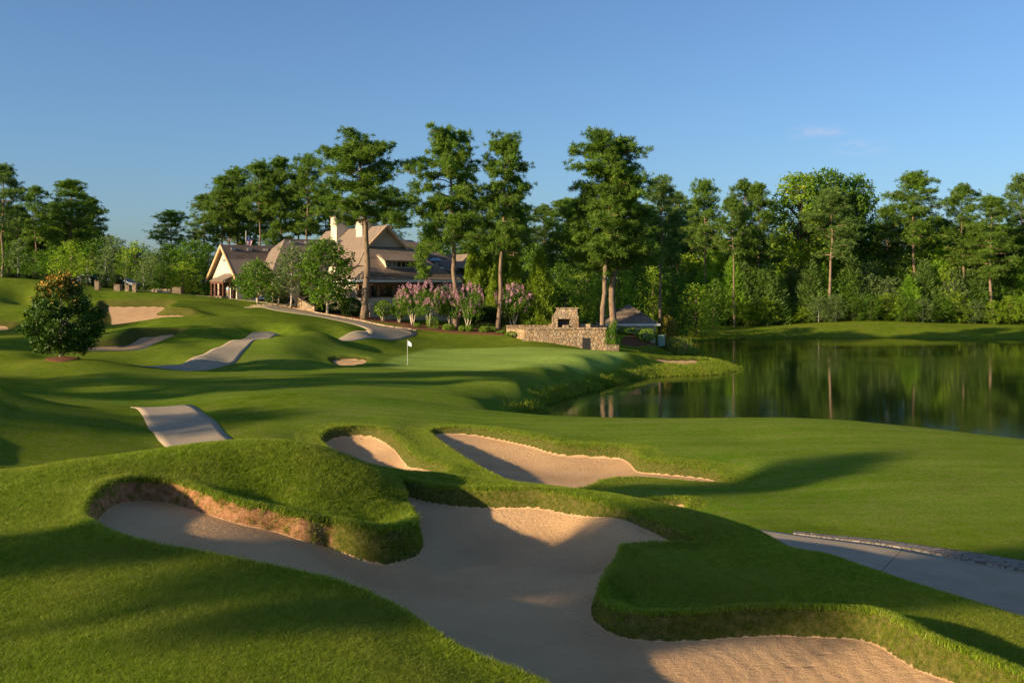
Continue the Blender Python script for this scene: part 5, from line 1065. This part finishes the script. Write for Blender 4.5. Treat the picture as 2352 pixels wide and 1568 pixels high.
# ------------------------------------------------------------------ the line of trees left of the picture that throws the long evening shadows
SHADE = make_pine(201, 21, .42, 4.4, 40, 90, prof=dome)
SHADE4 = make_pine(204, 15, .84, 3.2, 24, 170)
SHADE3 = make_pine(203, 19, .74, 3.2, 26, 130)
SHADE2 = make_pine(202, 21, .40, 4.0, 36, 90, gap=.15)
# each stands so far towards the sun that the tip of its shadow falls at the given spot
def shader(tx, ty, H, W, tree, **kw):
    t = H/math.tan(SUN_EL)
    for _ in range(3): t = (H+gz(tx+math.sin(SUN_AZ)*t, ty+math.cos(SUN_AZ)*t)-gz(tx, ty))/math.tan(SUN_EL)
    put(tree, tx+math.sin(SUN_AZ)*t, ty+math.cos(SUN_AZ)*t, H=H, W=W, **kw)
for tx, ty, H, W, k in [(14, 35.6, 20.5, 3.0, 2), (15.0, 20.8, 15.2, 4.2, 3), (11.9, 21.4, 15.2, 2.6, 3), (-10, 44, 20, 9, 0), (3, 80, 21, 7, 1), (-3, 71, 19, 7, 0), (-22, 97, 20, 9, 1), (-30, 88, 21, 9, 0), (-38, 102, 20, 9, 1)]:
    shader(tx, ty, H, W, [SHADE, SHADE2, SHADE3, SHADE4][k], label='tall pine of the tree line left of the picture', group='tree line left of the picture')
shader(-4.8, 11.5, 7.5, 2.6, BD[0], label='small leafy tree left of the picture')

# ------------------------------------------------------------------ near grass: tufts of real blades over the foreground mounds
def blade_material():
    m = NM('grass_blades', .6, .2)
    oi = m.new('ShaderNodeObjectInfo')
    t = m.math('ADD', m.math('MULTIPLY', m.attr('tint'), .6), m.math('MULTIPLY', oi.outputs['Random'], .4))
    col = m.ramp(t, [(0, (.075, .13, .004)), (.4, (.20, .30, .010)), (.72, (.36, .44, .03)), (.88, (.50, .46, .11)), (1, (.62, .52, .26))])
    gm = m.new('ShaderNodeNewGeometry'); ps = m.noise(.55, 3, .55, gm.outputs['Position'])
    col = m.mix(m.rng(ps, .40, .65, 0, .5), col, (.32, .33, .045))
    m.color(col)
    tr = m.new('ShaderNodeBsdfTranslucent'); m.link(col, tr.inputs['Color'])
    ms = m.new('ShaderNodeMixShader'); ms.inputs[0].default_value = .45
    m.link(m.b.outputs[0], ms.inputs[1]); m.link(tr.outputs[0], ms.inputs[2]); m.link(ms.outputs[0], m.t.nodes['Material Output'].inputs['Surface'])
    return m.m
BLADE = blade_material()
def tuft(seed, n, spread, h, w):
    r = np.random.default_rng(seed); P = np.stack([r.normal(0, spread, n), r.normal(0, spread, n), np.full(n, -.012)], -1)
    lean = r.normal(0, .42, (n, 2)); hh = h*r.uniform(.55, 1.15, n); sd_ = unit(np.stack([r.normal(size=n), r.normal(size=n), np.zeros(n)], -1))*w*.5
    up = np.stack([lean[:, 0]*.4, lean[:, 1]*.4, np.ones(n)], -1)*hh[:, None]*.55; tip = np.stack([lean[:, 0]*1.3, lean[:, 1]*1.3, np.ones(n)*.95], -1)*hh[:, None]
    V = np.stack([P-sd_, P+sd_, P+up+sd_*.8, P+up-sd_*.8, P+tip], 1).reshape(-1, 3); b = np.arange(n)[:, None]*5
    q = b+[0, 1, 2, 3]; t3 = b+[3, 2, 4]; tn = r.random(n)
    return mesh_np('tuft', V, [q, t3], BLADE, attrs={'tint': ('FACE', np.concatenate([tn, tn]))}, link=False)
def scatter(name, n, tufts, r0, r1, keep, scale, label, seed):
    r = np.random.default_rng(seed)
    rho = np.exp(r.uniform(math.log(r0), math.log(r1), n)); th = r.uniform(-29.5, 29.5, n)*dg
    X, Y = rho*np.sin(th), rho*np.cos(th)
    z, s, wh = terrain(X, Y, True); m = keep(X, Y, s, r)
    X, Y, z, s = X[m], Y[m], z[m], s[m]
    e = .04; zx = terrain(X+e, Y); zy = terrain(X, Y+e); N = unit(np.stack([-(zx-z)/e, -(zy-z)/e, np.ones(len(X))], -1)*[.6, .6, 1])
    P = np.stack([X, Y, z], -1)-N*.004
    me = bpy.data.meshes.new(name); me.vertices.add(len(P)); me.vertices.foreach_set('co', P.astype(np.float32).ravel())
    a = me.attributes.new('nrm', 'FLOAT_VECTOR', 'POINT'); a.data.foreach_set('vector', N.astype(np.float32).ravel())
    a = me.attributes.new('sc', 'FLOAT', 'POINT'); a.data.foreach_set('value', (scale(X, Y, s)*r.uniform(.7, 1.3, len(X))).astype(np.float32))
    a = me.attributes.new('rot', 'FLOAT', 'POINT'); a.data.foreach_set('value', r.uniform(0, 6.28, len(X)).astype(np.float32))
    a = me.attributes.new('pick', 'INT', 'POINT'); a.data.foreach_set('value', r.integers(0, len(tufts), len(X)).astype(np.int32))
    o = bpy.data.objects.new(name, me); COL.objects.link(o); tag(o, label, kind='stuff', cat='grass')
    g = bpy.data.node_groups.new(name, 'GeometryNodeTree'); g.interface.new_socket('Geometry', in_out='INPUT', socket_type='NodeSocketGeometry'); g.interface.new_socket('Geometry', in_out='OUTPUT', socket_type='NodeSocketGeometry')
    N_ = g.nodes; Lk = g.links.new; gi = N_.new('NodeGroupInput'); go = N_.new('NodeGroupOutput')
    join = N_.new('GeometryNodeGeometryToInstance')
    def na(nm, ty):
        q = N_.new('GeometryNodeInputNamedAttribute'); q.data_type = ty; q.inputs[0].default_value = nm; return q.outputs[0]
    al_ = N_.new('FunctionNodeAlignEulerToVector'); al_.axis = 'Z'; Lk(na('nrm', 'FLOAT_VECTOR'), al_.inputs['Vector'])
    rt = N_.new('FunctionNodeRotateEuler'); rt.rotation_type = 'AXIS_ANGLE'; rt.space = 'LOCAL'; rt.inputs['Axis'].default_value = (0, 0, 1); Lk(al_.outputs[0], rt.inputs['Rotation']); Lk(na('rot', 'FLOAT'), rt.inputs['Angle'])
    ip = N_.new('GeometryNodeInstanceOnPoints'); Lk(gi.outputs[0], ip.inputs['Points']); Lk(rt.outputs[0], ip.inputs['Rotation']); Lk(na('sc', 'FLOAT'), ip.inputs['Scale'])
    gt = N_.new('GeometryNodeGeometryToInstance')
    for t in reversed(tufts):
        oi = N_.new('GeometryNodeObjectInfo'); oi.inputs['Object'].default_value = t; oi.inputs['As Instance'].default_value = True; oi.transform_space = 'ORIGINAL'; Lk(oi.outputs['Geometry'], gt.inputs[0])
    ip.inputs['Pick Instance'].default_value = True; Lk(na('pick', 'INT'), ip.inputs['Instance Index']); Lk(gt.outputs[0], ip.inputs['Instance']); Lk(ip.outputs[0], go.inputs[0])
    md = o.modifiers.new('tufts', 'NODES'); md.node_group = g
    return o
TUFT = [tuft(300+i, 24, .032, .060, .0060) for i in range(5)]
def keepn(X, Y, s, r):
    pathm = (np.abs(0*X) > 1)
    return (s < .8) & ~((s > .15) & (r.random(len(s)) < np.where((X < -2.4) & (X > -6.6), .62, .5))) & (EYE-terrain(X, Y) < 5.2)
scatter('rough_grass', 260000, TUFT, 7.2, 21, keepn, lambda X, Y, s: (.85+.2*np.exp(-((s+.3)/.5)**2))*np.where(s > .1, .7, 1)+.3*((X > -7.5) & (X < -1) & (Y > 14.3)), 'thick rough grass on the foreground humps', 401)
TUFT2 = [tuft(320+i, 22, .07, .055, .012) for i in range(4)]
def keepm(X, Y, s, r): return ((s < .4) & (s > -3.2)) & (Y > 26)
scatter('bunker_edge_grass', 150000, TUFT2, 26, 46, keepm, lambda X, Y, s: .62+.35*np.exp(-((s+.1)/.8)**2), 'longer grass fringing the middle bunkers', 402)
def bank_keep(X, Y, s, r):
    z = terrain(X, Y); return (s < -.6) & (z > .0) & (z < .75) & (r.random(len(X)) < np.clip(1.1-z*1.2, .1, 1)) & (X > -8) & (Y > 60)
TUFT3 = [tuft(340+i, 24, .22, .26, .035) for i in range(3)]
scatter('bank_grass', 420000, TUFT3, 60, 172, bank_keep, lambda X, Y, s: 1.0+0*X, 'shaggy grass along the edge of the pond', 403)

# ------------------------------------------------------------------ small things by the clubhouse: carts, parked cars, a person
def make_cart(body):
    m = MB(); m.box(-.55, .55, -1.0, 1.15, .32, .55); m.add([(-.52,-1.15,.3),(.52,-1.15,.3),(.52,-.55,.3),(-.52,-.55,.3),(-.40,-1.05,.72),(.40,-1.05,.72),(.48,-.55,.88),(-.48,-.55,.88)], [(0,3,2,1),(4,5,6,7),(0,1,5,4),(1,2,6,5),(2,3,7,6),(3,0,4,7)]); m.box(-.52, .52, .1, 1.15, .5, .72)
    root = empty('golf_cart', (0, 0, 0)); m.build('body', body, root)
    MB().box(-.5, .5, -.05, .45, .72, .84).build('seat', TAN, root); MB().box(-.5, .5, .42, .52, .8, 1.2).build('backrest', TAN, root)
    m = MB(); m.box(-.58, .58, -.75, .95, 1.80, 1.88); m.build('roof', WHITE, root)
    m = MB()
    for sx_ in (-.5, .5): m.tube([(sx_, -.85, .8), (sx_, -.62, 1.82)], .022, 5); m.tube([(sx_, .75, .7), (sx_, .8, 1.82)], .022, 5)
    m.build('roof_frame', IRON, root)
    for sx_ in (-.52, .52):
        for sy_ in (-.78, .78): MB().tube([(sx_-.09, sy_, .23), (sx_+.09, sy_, .23)], .23, 12).build('wheel', IRON, root)
    MB().tube([(.25, -.55, .85), (.22, -.25, 1.1)], .02, 5).build('steering_column', IRON, root)
    m = MB(); 
    for sx_ in (-.22, .22): m.tube([(sx_, 1.2, .55), (sx_, 1.32, 1.35)], .13, 8)
    m.build('golf_bags', DK, root)
    return root
DK = plaster('dark_blue_paint', (.03, .05, .10)); LGT = plaster('pale_green_paint', (.10, .16, .12))
c0 = make_cart(DK); first = True
for px, Y, rz, lab in [(606, 133.5, 1.2, 'golf cart parked under the left tree by the entrance'), (636, 132.5, 1.0, 'golf cart parked in the shade between the two trees'), (657, 131.5, .8, 'golf cart at the right of the parked row before the drive')]:
    o = c0 if first else copy_tree(c0); first = False; x = (px-1176)/F*Y
    o.location = (x, Y, gz(x, Y)+.05); o.rotation_euler = (0, 0, rz); tag(o, lab, 'golf cart', 'parked golf carts')
def make_car(paint):
    root = empty('parked_car', (0, 0, 0)); prof = [(-2.2,.35),(-2.25,.75),(-1.3,.92),(-.75,1.40),(.75,1.45),(1.5,1.0),(2.2,.92),(2.25,.4)]
    m = MB(); n = len(prof); V = [(s_*.85*(1 if z < 1.1 else .82), x_, z) for s_ in (-1, 1) for x_, z in prof]
    m.add(V, [tuple(range(n-1, -1, -1)), tuple(range(n, 2*n))]+[(i, (i+1) % n, n+(i+1) % n, n+i) for i in range(n)]); m.build('body', paint, root)
    for s_ in (-1, 1):
        m = MB(); m.add([(s_*.80,-1.05,.98),(s_*.80,1.2,1.02),(s_*.715,.68,1.36),(s_*.715,-.68,1.33)], [(0,1,2,3)]); m.V[0] = m.V[0]*[1.03,1,1]; m.build('side_window', GLASS, root)
        for y_ in (-1.4, 1.4): MB().tube([(s_*.72, y_, .33), (s_*.9, y_, .33)], .33, 14).build('wheel', IRON, root)
    return root
CP1 = NM('silver_car_paint', .3, .6).color((.22, .24, .27)).m; CP2 = NM('blue_car_paint', .3, .6).color((.08, .14, .26)).m
for px, Y, rz, pt, lab in [(203, 138, 1.3, CP1, 'silver car glimpsed between the clipped evergreens'), (246, 138, 1.4, CP2, 'blue car glimpsed behind the slim young tree'), (283, 139, 1.3, CP1, 'silver car parked at the right end of the hedge')]:
    o = make_car(pt); x = (px-1176)/F*Y; o.location = (x, Y, gz(x, Y)+.1); o.rotation_euler = (0, 0, rz); tag(o, lab, 'car')
# person in a light blue shirt under the entrance canopy
SKIN = NM('skin', .6, .3).color((.45, .26, .18)).m; SHIRT = NM('light_blue_cloth', .9, .1).color((.35, .48, .62)).m; TROU = NM('khaki_cloth', .9, .1).color((.38, .31, .21)).m; HAIR = NM('brown_hair', .8, .2).color((.06, .04, .025)).m
def skin_body(name, verts, edges, radii, mat, parent):
    me = bpy.data.meshes.new(name); me.from_pydata(verts, edges, []); o = bpy.data.objects.new(name, me); COL.objects.link(o)
    md = o.modifiers.new('skin', 'SKIN'); 
    for v, r in zip(me.skin_vertices[0].data, radii): v.radius = (r, r)
    me.skin_vertices[0].data[0].use_root = True
    s = o.modifiers.new('sub', 'SUBSURF'); s.levels = 1; s.render_levels = 2; me.materials.append(mat); o.parent = parent; return o
pl_ = P0+(-17.9)*A_+10.7*B_; pz_ = max(gz(pl_[0], pl_[1]), 5.9)
pe = empty('person', (pl_[0], pl_[1], pz_), -.5, 'person in a light blue shirt standing under the entrance canopy', 'person')
vb = [(0,0,.95),(0,0,1.2),(0,-.01,1.42),(0,0,1.52),(0,-.01,1.66),(.19,0,1.42),(.25,.02,1.15),(.24,-.08,.92),(.245,-.12,.82),(-.19,0,1.42),(-.26,.02,1.15),(-.25,-.05,.9),(-.25,-.08,.80),(.10,0,.88),(.12,-.02,.5),(.12,.02,.08),(.13,-.14,.03),(-.10,0,.88),(-.13,.04,.5),(-.14,.06,.08),(-.15,-.10,.03)]
eb = [(0,1),(1,2),(2,3),(3,4),(2,5),(5,6),(6,7),(7,8),(2,9),(9,10),(10,11),(11,12),(0,13),(13,14),(14,15),(15,16),(0,17),(17,18),(18,19),(19,20)]
rb = [.14,.14,.13,.055,.105,.06,.045,.032,.035,.06,.045,.032,.035,.085,.06,.042,.04,.085,.06,.042,.04]
skin_body('body', vb, eb, rb, SKIN, pe)
skin_body('shirt', [(0,0,.93),(0,0,1.2),(0,-.01,1.43),(.19,0,1.43),(.25,.02,1.2),(-.19,0,1.43),(-.26,.02,1.2)], [(0,1),(1,2),(2,3),(3,4),(2,5),(5,6)], [.165,.16,.15,.085,.07,.085,.07], SHIRT, pe)
skin_body('trousers', [(0,0,.97),(.10,0,.86),(.12,-.02,.5),(.12,.02,.10),(-.10,0,.86),(-.13,.04,.5),(-.14,.06,.10)], [(0,1),(1,2),(2,3),(0,4),(4,5),(5,6)], [.155,.105,.08,.06,.105,.08,.06], TROU, pe)
MB().ball((0, .02, 1.71), (.10, .11, .10), 10, 7).build('hair', HAIR, pe, smooth=True)
# tables and chairs glimpsed on the terrace and veranda
def make_table():
    root = empty('patio_table', (0, 0, 0)); MB().tube([(0,0,.70),(0,0,.74)], .5, 16).build('table_top', IRON, root); MB().tube([(0,0,.02),(0,0,.70)], .04, 6).build('leg', IRON, root); MB().tube([(0,0,0),(0,0,.03)], .28, 10).build('base', IRON, root); return root
def make_chair():
    root = empty('patio_chair', (0, 0, 0)); MB().box(-.23, .23, -.22, .22, .42, .46).build('seat', IRON, root); MB().box(-.23, .23, .19, .23, .46, .92).build('backrest', IRON, root)
    for a in (-.2, .2):
        for b in (-.19, .19): MB().tube([(a, b, 0), (a, b, .43)], .018, 5).build('leg', IRON, root)
    return root
tb = make_table(); ch = make_chair(); k = 0
for i, a in enumerate((-4.2, -1.6, 1.2, 4.0)):
    p = P0+a*A_+(-4.9)*B_; t = tb if i == 0 else copy_tree(tb); t.location = (p[0], p[1], DECK); tag(t, 'dark patio table behind the veranda railing', 'table', 'veranda tables')
    for s_ in (-1, 1):
        q = P0+(a+s_*.75)*A_+(-4.9)*B_; c = ch if k == 0 else copy_tree(ch); k += 1; c.location = (q[0], q[1], DECK); c.rotation_euler = (0, 0, TH-s_*math.pi/2); tag(c, 'dark patio chair behind the veranda railing', 'chair', 'veranda chairs')
